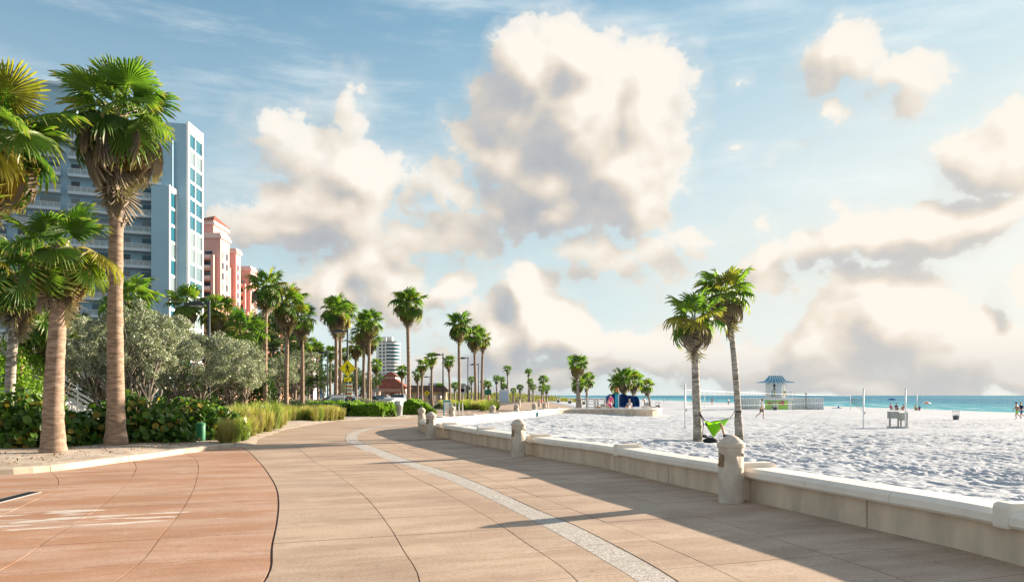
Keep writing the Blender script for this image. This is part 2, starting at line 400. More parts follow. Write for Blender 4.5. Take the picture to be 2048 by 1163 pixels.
# --- beach sand: one relief mesh, fine near the camera
_lw = [p for p in WALL if -2.5 < p[1] < 36.2] + [p for p in WALL if 36.4 < p[1] and p[0] < 3.9]
def land_edge(y):
    return np.interp(y, [-60] + [p[1] for p in _lw] + [69,70,120,900], [5.7] + [p[0]+.22 for p in _lw] + [6,7,8,14])
def sand_z(x, y):
    d = x - land_edge(y)
    b = np.interp(d, [-40,-.1,.6,3,8,20,46,66,74,96,400], [-.06,-.06,.10,.04,-.24,-.66,-.86,-1.06,-1.2,-2.1,-6])
    fade = np.clip(d/1.0, 0, 1) * np.clip(1.4 - y/75., .28, 1)
    wx = x + .25*vnoise(x*1.3, y*1.3, 11); wy = y + .25*vnoise(x*1.3+50, y*1.3, 12)
    h = .045*vnoise(wx*.45, wy*.45, 1) + .034*vnoise(wx*1.9, wy*2.1, 2) + .036*vnoise(wx*4.0, wy*4.3, 3) + .024*vnoise(wx*8.5, wy*9, 4)
    pit = np.clip(vnoise(wx*2.6+9, wy*2.8, 5) - .15, 0, 1); h -= .11*pit*(vnoise(x*.23, y*.23, 21) > -.45)
    pit2 = np.clip(vnoise(wx*5.1+3, wy*4.6, 7) - .25, 0, 1); h -= .085*pit2
    h -= .05*np.clip(vnoise(wx*9.5, wy*8.7, 17) - .3, 0, 1); h *= .55 + .5*np.clip(vnoise(x*.16+4, y*.2, 22) + .6, 0, 1.2)
    # rake and tyre tracks curving round the cove
    r = np.hypot(x - 9.0, (y - 27.5)*.8); tm = np.clip(1 - np.abs(r - 8.3)/2.2, 0, 1) * np.clip((10.5 - x)/4, 0, 1)
    h = h*(1 - .65*tm) + .03*tm*np.sin(r*7.5 + vnoise(x, y, 6))
    r2 = np.hypot(x + 6, y - 66); tm2 = np.clip(1 - np.abs(r2 - 27)/3., 0, 1)*np.clip((y-36)/6, 0, 1)
    h = h*(1 - .6*tm2) + .03*tm2*np.sin(r2*6)
    # sand drifts against the wall
    return b + h*fade
def sand_mesh():
    def axis(bands):
        out = []
        for a, bb, st in bands: out.append(np.arange(a, bb - 1e-6, st))
        out.append(np.array([bands[-1][1]])); return np.concatenate(out)
    def patch(xs, ys, hole=None):
        X, Y = np.meshgrid(xs, ys); Z = sand_z(X, Y); nx, ny = len(xs), len(ys)
        idx = np.arange(nx*ny).reshape(ny, nx)
        q_ = np.stack([idx[:-1,:-1], idx[:-1,1:], idx[1:,1:], idx[1:,:-1]], -1)
        cx = (X[:-1,:-1]+X[1:,1:])/2; cy = (Y[:-1,:-1]+Y[1:,1:])/2
        keep = cx > land_edge(cy) - .7 if hole is None else np.ones_like(cx, bool)
        if hole:
            for (a,b_,c,d) in hole: keep &= ~((cx>a)&(cx<b_)&(cy>c)&(cy<d)&(cx > land_edge(cy) - .7))
        return np.stack([X,Y,Z],-1).reshape(-1,3), q_[keep]
    near = (-2, 23, 6, 32); mid = (-6, 56, 32, 80)
    parts = [patch(axis([(-2,23,.05)]), axis([(6,20,.05),(20,32,.065)])), patch(axis([(-6,56,.13)]), axis([(32,50,.13),(50,80,.2)]))]
    xs = axis([(-700,-100,60),(-100,-6,4.7),(-6,-2,.5),(-2,23,.5),(23,56,.5),(56,120,1.),(120,420,25)])
    ys = axis([(-80,6,2),(6,32,.5),(32,80,.5),(80,150,1.),(150,900,15)])
    parts.append(patch(xs, ys, [near, mid]))
    o = 0; V = []; Fa = []
    for v, f in parts: V.append(v); Fa.append(f+o); o += len(v)
    return np_mesh('sand', np.vstack(V), np.vstack(Fa), m_sand, True)
m_sand = bpy.data.materials.new('white_sand'); m_sand.use_nodes = True
t = NT(m_sand.node_tree); b = t.n['Principled BSDF']; co = t.node('ShaderNodeTexCoord').outputs['Object']
sc_ = t.mix(t.mrange(t.noise(co, .35, 5), .3, .7), (.40,.425,.47), (.48,.51,.555))
sc_ = t.mix(t.mrange(t.noise(co, 14., 4), .58, .8, 0., .5), sc_, (.33,.34,.36))
xyz = t.node('ShaderNodeSeparateXYZ'); t.put(xyz.inputs[0], co)
sc_ = t.mix(t.mrange(xyz.outputs[2], -1.1, -1.35), sc_, (.36,.30,.24))
t.put(b.inputs['Base Color'], sc_); b.inputs['Roughness'].default_value = .95; b.inputs['Specular IOR Level'].default_value = .1
bp = t.node('ShaderNodeBump'); bp.inputs['Strength'].default_value = .7; bp.inputs['Distance'].default_value = .05
t.put(bp.inputs['Height'], t.math('ADD', t.noise(co, 6, 6, .65), t.math('MULTIPLY', t.noise(co, 1.6, 3), 1.2))); t.l.new(bp.outputs[0], b.inputs['Normal'])
struct('sand', sand_mesh())

# --- sea
m_sea = bpy.data.materials.new('sea_water'); m_sea.use_nodes = True
t = NT(m_sea.node_tree); b = t.n['Principled BSDF']; co = t.node('ShaderNodeTexCoord').outputs['Object']
xyz = t.node('ShaderNodeSeparateXYZ'); t.put(xyz.inputs[0], co)
sv = t.vmath('MULTIPLY', co, (1, .35, 1))
wv = t.noise(sv, .12, 6, .62)
deep = t.mix(t.mrange(xyz.outputs[0], 74., 190., 0., 1., 'LINEAR'), (.05,.33,.40), (.012,.17,.28))
scol = t.mix(t.mrange(wv, .52, .68, 0., .75), deep, (.10,.38,.46))
foam = t.math('MULTIPLY', t.mrange(t.noise(sv, .22, 5, .6), .55, .63), t.mrange(xyz.outputs[0], 74., 150., .9, .25))
edge = t.math('ADD', xyz.outputs[0], t.math('MULTIPLY', t.noise(co, .05, 3), 14.))
shore = t.math('MULTIPLY', t.mrange(edge, 92., 85.), .0)
scol = t.mix(t.math('MAXIMUM', foam, shore), scol, (.75,.77,.76))
t.put(b.inputs['Base Color'], scol); b.inputs['Roughness'].default_value = .5; b.inputs['Specular IOR Level'].default_value = .04
bp = t.node('ShaderNodeBump'); bp.inputs['Strength'].default_value = .8; bp.inputs['Distance'].default_value = 1.2
t.put(bp.inputs['Height'], wv); t.l.new(bp.outputs[0], b.inputs['Normal'])
sea = MB().add([(25,-300,-1.22),(9000,-300,-1.22),(9000,16000,-1.22),(-2500,16000,-1.22),(-2500,905,-1.22),(25,905,-1.22)], [(0,1,2,5),(5,2,3,4)])
struct('sea', sea, m_sea)

# --- pavement: slabs between curved joints
def pavemat(name, c1, c2, dirt, stain=False):
    m = bpy.data.materials.new(name); m.use_nodes = True; t = NT(m.node_tree); b = t.n['Principled BSDF']; co = t.node('ShaderNodeTexCoord').outputs['Object']
    ro = t.mapping(co, (0,0,0), (0,0,R_(-21)))
    st = t.vmath('MULTIPLY', ro, (.45, 1.6, 1))
    n = t.noise(st, .9, 7, .62); n2 = t.noise(co, .55, 5, .6); n3 = t.noise(co, 5, 6, .65)
    c = t.mix(t.mrange(n, .38, .62), c1, c2)
    c = t.mix(t.mrange(n2, .48, .72, 0., .55), c, dirt)
    c = t.mix(t.mrange(n3, .54, .76, 0., .45), c, tuple(k*.72 for k in dirt))
    c = t.mix(t.mrange(t.noise(st, 3.2, 7, .7), .58, .70, 0., .4), c, (.60,.51,.43))
    fine = t.noise(co, 28, 6, .7); c = t.mix(t.mrange(fine, .35, .7, 0., 1.), t.mix(1., c, (.86,.85,.84), 'MULTIPLY'), t.mix(1., c, (1.12,1.12,1.12), 'MULTIPLY'))
    blot = t.noise(t.vmath('MULTIPLY', ro, (.7,1.,1)), 1.6, 8, .68); c = t.mix(t.mrange(blot, .56, .72, 0., .42), c, t.mix(1., c, (.66,.62,.60), 'MULTIPLY'))
    spot = t.noise(co, 9, 2, .5); c = t.mix(t.mrange(spot, .735, .76, 0., .6), c, (.10,.075,.06))
    # bleached salt marks dragged across the slabs
    str_ = t.vmath('MULTIPLY', ro, (.8, 4.2, 1))
    sn = t.noise(str_, 1.0, 6, .55)
    if stain:
        p = t.node('ShaderNodeVectorMath', operation='DISTANCE'); t.put(p.inputs[0], t.vmath('MULTIPLY', co, (.55,1,1))); t.put(p.inputs[1], (-6.1*.55, 10.4, 0))
        near = t.mrange(p.outputs['Value'], .4, 1.7, .17, 0.)
    else: near = 0.
    if stain: sn = t.math('ADD', sn, near)
    c = t.mix(t.mrange(sn, .69, .735, 0., .85), c, (.66,.62,.56))
    oi = t.node('ShaderNodeObjectInfo'); hs = t.node('ShaderNodeHueSaturation'); t.put(hs.inputs['Color'], c)
    t.put(hs.inputs['Value'], t.mrange(oi.outputs['Random'], 0., 1., .93, 1.06, 'LINEAR'))
    t.put(b.inputs['Base Color'], hs.outputs[0]); b.inputs['Roughness'].default_value = .72; b.inputs['Specular IOR Level'].default_value = .28
    bp = t.node('ShaderNodeBump'); bp.inputs['Strength'].default_value = .22; bp.inputs['Distance'].default_value = .012
    t.put(bp.inputs['Height'], t.math('ADD', t.noise(co, 45, 4), t.math('MULTIPLY', n, 1.5))); t.l.new(bp.outputs[0], b.inputs['Normal'])
    return m
m_tan = pavemat('tan_concrete', (.40,.285,.205), (.50,.38,.285), (.30,.205,.155))
m_terra = pavemat('terracotta_concrete', (.40,.215,.125), (.49,.32,.235), (.31,.17,.11), True)
m_joint = bpy.data.materials.new('joint_dirt'); m_joint.use_nodes = True
t = NT(m_joint.node_tree); b = t.n['Principled BSDF']; co = t.node('ShaderNodeTexCoord').outputs['Object']; xyz = t.node('ShaderNodeSeparateXYZ'); t.put(xyz.inputs[0], co)
pale = t.math('MULTIPLY', t.mrange(t.noise(co, 1.3, 5, .6), .42, .58), t.mrange(t.math('ADD', xyz.outputs[0], t.math('MULTIPLY', xyz.outputs[1], .36)), .35, -.25))
t.put(b.inputs['Base Color'], t.mix(pale, (.07,.05,.045), (.50,.43,.36))); b.inputs['Roughness'].default_value = .95
m_aggr = bpy.data.materials.new('exposed_aggregate'); m_aggr.use_nodes = True
t = NT(m_aggr.node_tree); b = t.n['Principled BSDF']; co = t.node('ShaderNodeTexCoord').outputs['Object']
vo = t.node('ShaderNodeTexVoronoi'); t.put(vo.inputs['Vector'], co); vo.inputs['Scale'].default_value = 62
vs_ = t.node('ShaderNodeSeparateColor'); t.put(vs_.inputs[0], vo.outputs['Color'])
ac = t.ramp(vs_.outputs[0], [(0,(.20,.17,.15)),(.35,(.37,.33,.29)),(.7,(.47,.43,.39)),(1,(.66,.63,.59))])
t.put(b.inputs['Base Color'], t.mix(t.mrange(t.noise(co, 1.2, 4), .4, .7, 0., .4), ac, (.40,.35,.30))); b.inputs['Roughness'].default_value = .85
bp = t.node('ShaderNodeBump'); bp.inputs['Strength'].default_value = .5; bp.inputs['Distance'].default_value = .006; bp.invert = True
t.put(bp.inputs['Height'], vo.outputs['Distance']); t.l.new(bp.outputs[0], b.inputs['Normal'])

CV = [ # curved joints in plan, from the planting bed to the sea wall
 [(-12.4,5),(-13.2,9.5),(-14.6,13),(-16.5,17.5)],
 [(-7.8,3.5),(-8.6,8),(-10.6,13),(-12.6,18.5)],
 [(-5.2,3),(-5.9,7.6),(-6.96,11.1),(-8.3,14.6),(-12,20)],
 [(-4.2,2.8),(-4.68,7.28),(-5.06,8.55),(-6.1,12),(-8.3,17.6),(-11,22.5)],
 [(-3.0,2.6),(-3.42,6.95),(-4.0,9.07),(-4.6,11.1),(-5.8,14.6),(-7.9,19.9),(-10.5,24.5)],
 [(-1.75,2.6),(-2.12,6.83),(-2.49,8.2),(-2.9,9.8),(-3.56,12.14),(-4.35,14.56),(-5.98,18.9),(-7.98,23.8),(-9.6,27)],
 [(-.45,2.8),(-.78,6.83),(-1.03,7.84),(-1.49,9.7),(-2.42,12.9),(-3.93,17.2),(-4.87,19.5),(-7.6,27.4)],
 [(.85,3),(.58,6.83),(.18,8.5),(-.1,9.7),(-.53,11.2),(-1.25,13.6),(-2.16,16.4),(-4.1,22.8),(-6.7,28.1)],
 [(1.35,3.2),(1.10,6.83),(.94,7.5),(.66,8.73),(.3,10.07),(-.3,12.2),(-.77,13.7),(-1.28,15.35),(-2.37,18.1),(-3.75,21.5),(-5.85,27.9)],
 [(1.8,3.3),(1.44,6.83),(1.24,7.9),(1.0,8.94),(.72,10.07),(.34,11.2),(-.4,13.85),(-1.36,16.75),(-2.5,19.6),(-5.4,28.0)],
 [(2.4,3.4),(1.98,6.85),(1.81,7.68),(1.54,8.8),(1.14,10.2),(.54,12.2),(-.15,14.4),(-1.5,18.6),(-4.6,28.1)],
 [(3.8,3.6),(3.43,6.83),(3.25,7.63),(2.85,9.27),(2.44,10.75),(1.25,14.6),(-.5,19.8),(-3.5,28.7)],
 [(5.55,3.8),(5.1,7.3),(4.57,9.6),(3.86,12.2),(3.16,14.4),(2.26,17.7),(.93,20.9),(.27,22.8),(-1.28,27.1),(-2.4,29.6)]]
CVf = []
for c in CV:
    P = catmull(c, 12); cc_ = P[:,1] - .38*P[:,0]; o_ = np.argsort(cc_); cg = np.arange(cc_.min(), cc_.max(), .1)
    xg = np.interp(cg, cc_[o_], P[o_,0]); pad = 14; xe = np.r_[2*xg[0]-xg[pad:0:-1], xg, 2*xg[-1]-xg[-2:-pad-2:-1]]
    for _ in range(3): xe = np.r_[xe[:4], np.convolve(xe, np.ones(9)/9, 'valid'), xe[-4:]]
    xg = xe[pad:pad+len(cg)]; CVf.append((cg, xg, cg + .38*xg))
def cv(i, c): return np.interp(c, CVf[i][0], CVf[i][1]), np.interp(c, CVf[i][0], CVf[i][2])
TJ = {0: [4.6,6.0,7.4,8.9,10.4,12,13.6,15.2,16.8,18.4,20,21.6,23.2,24.8,26.4,28,29.6], 1: [4,5.4,6.8,8.2,9.6,11,12.4,13.8,15.3,16.8,18.3,19.8,21.3,22.8,24.3,25.8,27.3,28.8,29.8]}
pave = struct('promenade', MB().add([(-60,-8,-.012),(9,-8,-.012),(9,7,-.012),(3.2,18,-.012),(-2.6,30.3,-.012),(-60,30.3,-.012)], [(0,1,2,3,4,5)]), m_joint)
for i in range(len(CV)-1):
    band = i == 8; red = i < 5
    js = TJ[0 if red else 1]
    cmax = min(CVf[i][0][-1], CVf[i+1][0][-1]); cmin = max(CVf[i][0][0], CVf[i+1][0][0])
    js = [j for j in js if cmin-.4 < j < cmax+.6]
    for k in range(len(js)-1):
        if i in (0,) and k % 2 and js[k+1] < 9: pass
        c0, c1 = max(js[k],cmin), min(js[k+1],cmax)
        if c1 - c0 < .25: continue
        x0, y0 = cv(i, (c0+c1)/2); x1, y1 = cv(i+1, (c0+c1)/2); wd = math.hypot(x1-x0, y1-y0)
        if wd < .05: continue
        gl = .013 if i == 5 else (.010 if i == 9 else .006); gr = .012 if i == 4 else (.012 if i == 8 else .006); 
        u0, u1 = gl/wd, 1-gr/wd; e = .0045 if not band else .001
        vs = []; N = 5
        for ci in np.linspace(c0+e, c1-e, N):
            a0, b0 = cv(i, ci); a1, b1 = cv(i+1, ci)
            for u in (u0, u1):
                vs.append((a0+(a1-a0)*u, b0+(b1-b0)*u))
        dz = random.Random(i*97+k).uniform(-.0015, .0015)
        V = [(x, y, dz) for x, y in vs] + [(x, y, -.03) for x, y in vs]; n2_ = 2*N; fs = []
        for a in range(N-1):
            fs += [(2*a, 2*a+1, 2*a+3, 2*a+2), (n2_+2*a, 2*a, 2*a+2, n2_+2*a+2), (2*a+1, n2_+2*a+1, n2_+2*a+3, 2*a+3)]
        fs += [(0, n2_, n2_+1, 1), (2*N-2, 2*N-1, n2_+2*N-1, n2_+2*N-2)]
        part('aggregate_strip' if band else 'slab', MB().add(V, fs), m_aggr if band else (m_terra if red else m_tan), pave, kind='structure')
# far part of the promenade, joints too fine to tell apart
pl = [cv(5, 29.4), cv(8, 29.85), cv(12, 30.5), wall_at(wall_s_near(-2.54,30)+.4, .15)[:2]] + [wall_at(s, .15)[:2] for s in np.arange(wall_s_near(-2.54,30)+1, wall_s_near(3.9,67.0), 1.)] + \
     [(5,75),(7,90),(9,130),(14,260),(4,260),(-2,120),(-9,80),(-14,70),(-16,50),(-18,42),(-24,38),(-24,27)]
struct('far_promenade', MB().prism([(float(x),float(y)) for x, y in pl], -.03, -.002), m_tan)
# far end of the pale strip, bending with the promenade
fb = catmull([cv(8,29.8), (-6.55,31.5), (-6.95,35), (-7.0,39), (-6.3,45), (-4.6,52)], 8)
fbm = MB(); fo = []
for i, p in enumerate(fb):
    tq = fb[min(i+1,len(fb)-1)] - fb[max(i-1,0)]; nrm = np.array([tq[1], -tq[0]])/np.hypot(*tq); fo.append((p, p+nrm*.42))
for a, b_ in fo: fbm.v += [(a[0],a[1],.003), (b_[0],b_[1],.003)]
fbm.f = [(2*i,2*i+1,2*i+3,2*i+2) for i in range(len(fo)-1)]
struct('far_aggregate_strip', fbm, m_aggr)

# --- land behind the planting (road, brick path, lawn)
m_asph = M('asphalt', (.055,.055,.057), .2, 3, .9, .3, 60)
m_litter = bpy.data.materials.new('sandy_litter'); m_litter.use_nodes = True
t = NT(m_litter.node_tree); b = t.n['Principled BSDF']; co = t.node('ShaderNodeTexCoord').outputs['Object']
c = t.mix(t.mrange(t.noise(co, 1.4, 6, .65), .35, .65), (.36,.28,.21), (.52,.45,.37))
c = t.mix(t.mrange(t.noise(t.vmath('MULTIPLY', co, (1,2.2,1)), 22, 6, .7), .55, .66, 0., .8), c, (.17,.11,.07))
c = t.mix(t.mrange(t.noise(co, 5, 7, .72), .50, .66, 0., .65), c, (.20,.145,.10))  # dark mulch patches, with shadows among the litter put into the colour
c = t.mix(t.mrange(t.noise(co, 60, 3, .6), .62, .7, 0., .7), c, (.66,.60,.52))
t.put(b.inputs['Base Color'], c); b.inputs['Roughness'].default_value = .95
bp = t.node('ShaderNodeBump'); bp.inputs['Strength'].default_value = .8; bp.inputs['Distance'].default_value = .04
t.put(bp.inputs['Height'], t.noise(co, 20, 6, .7)); t.l.new(bp.outputs[0], b.inputs['Normal'])
m_brick = bpy.data.materials.new('brick_paving'); m_brick.use_nodes = True
t = NT(m_brick.node_tree); b = t.n['Principled BSDF']; co = t.node('ShaderNodeTexCoord').outputs['Object']
br = t.node('ShaderNodeTexBrick'); t.put(br.inputs['Vector'], co); br.inputs['Scale'].default_value = 3; br.inputs['Color1'].default_value = (.33,.17,.13,1); br.inputs['Color2'].default_value = (.27,.13,.10,1); br.inputs['Mortar'].default_value = (.25,.2,.17,1)
t.put(b.inputs['Base Color'], br.outputs[0]); b.inputs['Roughness'].default_value = .85
m_soil = M('brown_soil', (.16,.12,.085), .3, 1.2, .95, .5, 12)  # plain brown soil, tone varied by noise
m_lawn = M('lawn_turf', (.09,.17,.03), .25, 1.5, .9, .8, 40)
struct('ground', MB().prism([(-300,14.5),(-13,14.5),(-11,20.),(-9.5,26),(-13,38),(-12,50),(-4,76),(0,120),(8,300),(0,700),(-600,700),(-600,14.5)], -.3, -.008), m_soil)
struct('road', MB().prism([(-34,61),(-22,60),(-9,72),(-4,95),(2,170),(6,300),(-6,300),(-16,170),(-26,100),(-60,90),(-60,66)], -.05, .002), m_asph)
struct('brick_path', MB().prism([(-40,44),(-15.5,41.5),(-13.5,41.5),(-12.5,46),(-15,52),(-40,54)], -.05, .02), m_brick)
lawn = MB().prism([(-28,36.5),(-16.2,36.3),(-15.3,37.5),(-15.2,39.8),(-16.5,41.3),(-28,43.8)], -.05, .045)
struct('lawn', lawn, m_lawn)
# planting bed with its concrete kerb
KB = catmull([(-30,12.4),(-20,14.4),(-14,15.2),(-10.2,16.0),(-9.35,18.9),(-8.95,22.4),(-8.55,24.5)], 10)
KBs = curve_len(KB)
def kerb_at(s, off, z):
    x = np.interp(s, KBs, KB[:,0]); y = np.interp(s, KBs, KB[:,1]); e = .08
    tx = np.interp(s+e, KBs, KB[:,0]) - np.interp(s-e, KBs, KB[:,0]); ty = np.interp(s+e, KBs, KB[:,1]) - np.interp(s-e, KBs, KB[:,1]); L = math.hypot(tx, ty)
    return (float(x - off*ty/L), float(y + off*tx/L), z)
kerb = struct('kerb', sweep([(.05,-.1),(.05,.02),(.12,.02),(.12,-.1)], .02, KBs[-1]-.02, .6, kerb_at), m_kerb)
ks = np.arange(KBs[-1]-.05, 0, -2.6)
for i in range(len(ks)-1):
    a, b_ = ks[i+1]+.008, ks[i]-.008
    part('kerb_stone', sweep([(0,-.1),(0,.105),(.03,.135),(.17,.14),(.2,.12),(.2,-.1)], a, b_, .4, kerb_at), m_kerb, kerb, kind='structure')
bed_edge = [(-8.55,24.5),(-8.2,25.4),(-8.6,27.0),(-9.3,29.5),(-9.9,33.5),(-10.6,38),(-10.8,43),(-10.9,48.3),(-10.6,51),(-9.2,53.4),(-8.0,54.2),(-7.4,56.5),(-5.4,58.4),(-4.6,61),(-6,64),(-12,60)]
def bed_mesh():
    inner = [kerb_at(s, .18, 0)[:2] for s in np.arange(0, KBs[-1], .5)] + list(map(tuple, catmull(bed_edge, 6))) + [(-24,60),(-24,36),(-60,36),(-60,12.6)]
    from mathutils.geometry import tessellate_polygon
    # fine grid clipped to the bed outline, slightly mounded
    P = np.array(inner); 
    xs = np.arange(-60,-4.4,.3); ys = np.arange(12,64.4,.3); X, Y = np.meshgrid(xs, ys)
    inside = np.zeros_like(X, bool); j = len(P)-1
    for i in range(len(P)):
        xi, yi, xj, yj = P[i,0], P[i,1], P[j,0], P[j,1]
        cnd = ((yi > Y) != (yj > Y)) & (X < (xj-xi)*(Y-yi)/(yj-yi+1e-12)+xi); inside ^= cnd; j = i
    D = np.full(X.shape, 9.)
    for i in range(len(P)):
        a = P[i]; bq = P[(i+1)%len(P)]; ab = bq-a; tt = np.clip(((X-a[0])*ab[0]+(Y-a[1])*ab[1])/(ab@ab+1e-9), 0, 1)
        D = np.minimum(D, np.hypot(X-a[0]-tt*ab[0], Y-a[1]-tt*ab[1]))
    s = np.where(inside, D, -D)
    kz = np.where((Y < 24.6) & (X < -8), .085, .0)
    Z = np.where(s > 0, kz + .10*np.clip(s/1.6, 0, 1) + .02 - .03*np.exp(-s*6)*(kz==0), -.02 - .05*np.clip(-s*3, 0, 1)) + .018*vnoise(X*1.6, Y*1.6, 3)*(s > .2)
    nx, ny = len(xs), len(ys); idx = np.arange(nx*ny).reshape(ny, nx); q_ = np.stack([idx[:-1,:-1], idx[:-1,1:], idx[1:,1:], idx[1:,:-1]], -1)
    keep = np.maximum.reduce([s[:-1,:-1], s[:-1,1:], s[1:,1:], s[1:,:-1]]) > 0
    # pull outline vertices on to the outline so the border is smooth
    return np_mesh('planting_bed', np.stack([X,Y,Z],-1).reshape(-1,3), q_[keep], m_litter, True)
struct('planting_bed', bed_mesh())

# --- sea wall with cap stones and raised end blocks
wall = thing('seat_wall', 'low pale concrete seat wall curving along the beach side of the promenade', 'wall', (0,0,0))
s_n = WS[0]+.2; js = list(np.arange(s_n, WS[-1]-2, 2.55))
first = wall_s_near(4.27, 9.62); js = sorted([first + 2.55*k for k in range(-6, 60) if s_n < first+2.55*k < WS[-1]-2.6])
for a in js: part('wall_panel', sweep([(.02,-.9),(.02,.34),(.40,.34),(.40,-.9)], a+.011, a+2.55-.011, .64), m_conc, wall)
part('wall_core', sweep([(.05,-.9),(.05,.33),(.37,.33),(.37,-.9)], js[0], js[-1]+2.5, 1.), m_conc, wall)
cap = [(-.05,.345),(-.075,.375),(-.07,.45),(-.04,.485),(.0,.50),(.42,.50),(.46,.485),(.48,.45),(.48,.375),(.46,.345)]
c0 = wall_s_near(3.58, 12.15); CL_ = 1.573
cs = sorted([c0 + CL_*k for k in range(-12, 110) if s_n < c0+CL_*k < WS[-1]-1.8])
for i, a in enumerate(cs): part('cap_stone', sweep(cap, a+.004, a+CL_-.004, .36), m_cap, wall, smooth=False)
blk = [(-.078,.335),(-.084,.36),(-.084,.53),(-.07,.56),(-.03,.575),(.42,.575),(.465,.56),(.487,.53),(.487,.36),(.48,.335)]
for i, a in enumerate(cs):
    if (i - cs.index(c0)) % 3 == 0: part('raised_block', sweep(blk, a-.10, a+.09, .2), m_cap, wall)

# --- temporary scene in which modifiers are evaluated
_tmp = bpy.data.scenes.new('tmp')
def bake(o, name):
    _tmp.collection.objects.link(o)
    with bpy.context.temp_override(scene=_tmp, view_layer=_tmp.view_layers[0]):
        dg = bpy.context.evaluated_depsgraph_get(); dg.update()
        me = bpy.data.meshes.new_from_object(o.evaluated_get(dg)); me.name = name
    _tmp.collection.objects.unlink(o); return me
# --- bollards: turned concrete posts with three arched light niches
def bollard_meshes():
    r = .185
    body = MB().lathe([(r+.004,0),(r,.03),(r,.795),(r+.002,.80),(r+.022,.815),(r+.024,.85),(r+.018,.868),(r-.004,.875),(r-.022,.90),(r*.55,.955),(r*.22,.985),(.012,.99)], 40)
    bo = bpy.data.objects.new('body', body.mesh('body')); cut = MB()
    for k in range(3):
        a = R_(20 + 120*k); n = 10; w_ = .115; z0, z1 = .52, .64
        prof = [(-w_, z0), (w_, z0)] + [(w_*math.cos(math.pi*i/n), z1 + w_*math.sin(math.pi*i/n)*.75) for i in range(n+1)]
        vs = []
        for d, dzz in ((1, 0), (0, 0)):
            for (y, z) in prof:
                d_ = .26 if not d else .174 - .034*(z-.52)/.2
                vs.append((d_*math.cos(a) - y*math.sin(a), d_*math.sin(a) + y*math.cos(a), z))
        k2 = len(prof); fs = [tuple(range(k2-1,-1,-1)), tuple(range(k2, 2*k2))] + [(i,(i+1)%k2,k2+(i+1)%k2,k2+i) for i in range(k2)]
        cut.add(vs, fs)
    co_ = bpy.data.objects.new('cut', cut.mesh('cut')); _tmp.collection.objects.link(co_)
    md = bo.modifiers.new('b', 'BOOLEAN'); md.object = co_; md.operation = 'DIFFERENCE'; md.solver = 'EXACT'
    me = bake(bo, 'bollard_body'); me.materials.clear(); me.materials.append(m_bol)
    me.polygons.foreach_set('use_smooth', [True]*len(me.polygons)); me.set_sharp_from_angle(angle=R_(32))
    plate = MB(); n = 8; w_ = .10; pp = [(-w_, .525), (w_, .525)] + [(w_*math.cos(math.pi*i/n), .635 + w_*math.sin(math.pi*i/n)*.7) for i in range(n+1)]
    for o_ in (.002, -.01): plate.v += [(.1755 - .034*(z-.52)/.2 + o_, y*.82, z) for y, z in pp]
    k2 = len(pp); plate.f = [tuple(range(k2)), tuple(range(2*k2-1,k2-1,-1))] + [(i,(i+1)%k2,k2+(i+1)%k2,k2+i) for i in range(k2)]
    return me, plate.mesh('light_louver', m_bronze)
bm_body, bm_plate = bollard_meshes()
BOLL = [ # photo place and what tells it apart
 (G(1462,1003), 'large concrete bollard nearest the camera, standing before the hammock palms'),
 (G(1037,912), 'concrete bollard with arched niches midway along the near seat wall'),
 (G(862,875), 'concrete bollard at the turning point of the seat wall, front one of a close pair'),
 (G(843,852.5), 'concrete bollard just behind the front one of a close pair at the wall turning point'),
 ((-3.55,47.,0), 'concrete bollard behind the far seat wall, right beside the bike rack and blue sign'),
 ((-1.25,51.,0), 'concrete bollard behind the far seat wall in front of the grass bed with twin palms'),
 ((.32,57.5,0), 'small distant bollard behind the far seat wall, alone against the bare promenade'),
 ((1.75,63.,0), 'small distant bollard near the corner of far wall, left of a cluster of three'),
 ((2.85,70,0), 'small distant bollard at the front of the cluster beyond the far wall corner'),
 ((3.4,78,0), 'small distant bollard at the back of the cluster beyond the far wall corner'),
 ((-1.95,108,0), 'tiny far bollard along the back edge of promenade, leftmost of the far row'),
 ((1.0,110,0), 'tiny far bollard along the back edge of promenade, second of the far row'),
 ((3.9,114,0), 'tiny far bollard along the back edge of promenade under a slim palm')]
for i, (p, lb) in enumerate(BOLL):
    p = (p[0], p[1], 0)
    rz = math.atan2(-p[1], -p[0]) - R_(200 + [0, 4, -5, 12, 8, 20, 0, 25, -13, 12, 30, 5, 21][i])
    r0 = thing('bollard', lb, 'bollard', p, rz, 'concrete bollards along the promenade')
    if i == 0: r0.scale = (1.0,1.0,1.02)
    ob('post', bm_body, r0)
    if i < 8:
        ob('light_louver', bm_plate, r0, rot=(0,0,R_(140)))

# ================================================================== BUILDINGS AND LARGE STRUCTURES
m_hotel = M('pale_blue_render', (.30,.46,.56), .06, .15, .8)
m_hotel_w = M('white_render', (.76,.76,.74), .05, .2, .75)
m_slab = M('balcony_slab_paint', (.50,.60,.66), .05, .5, .7)
m_glass = glassmat('teal_glazing', (.015,.10,.145), .12)
m_glass_d = glassmat('dark_window_glass', (.02,.05,.07), .15)
m_rail = M('rail_metal', (.62,.66,.68), .08, 2, .5)
m_grey_wall = M('grey_podium_render', (.36,.35,.33), .1, .4, .85)
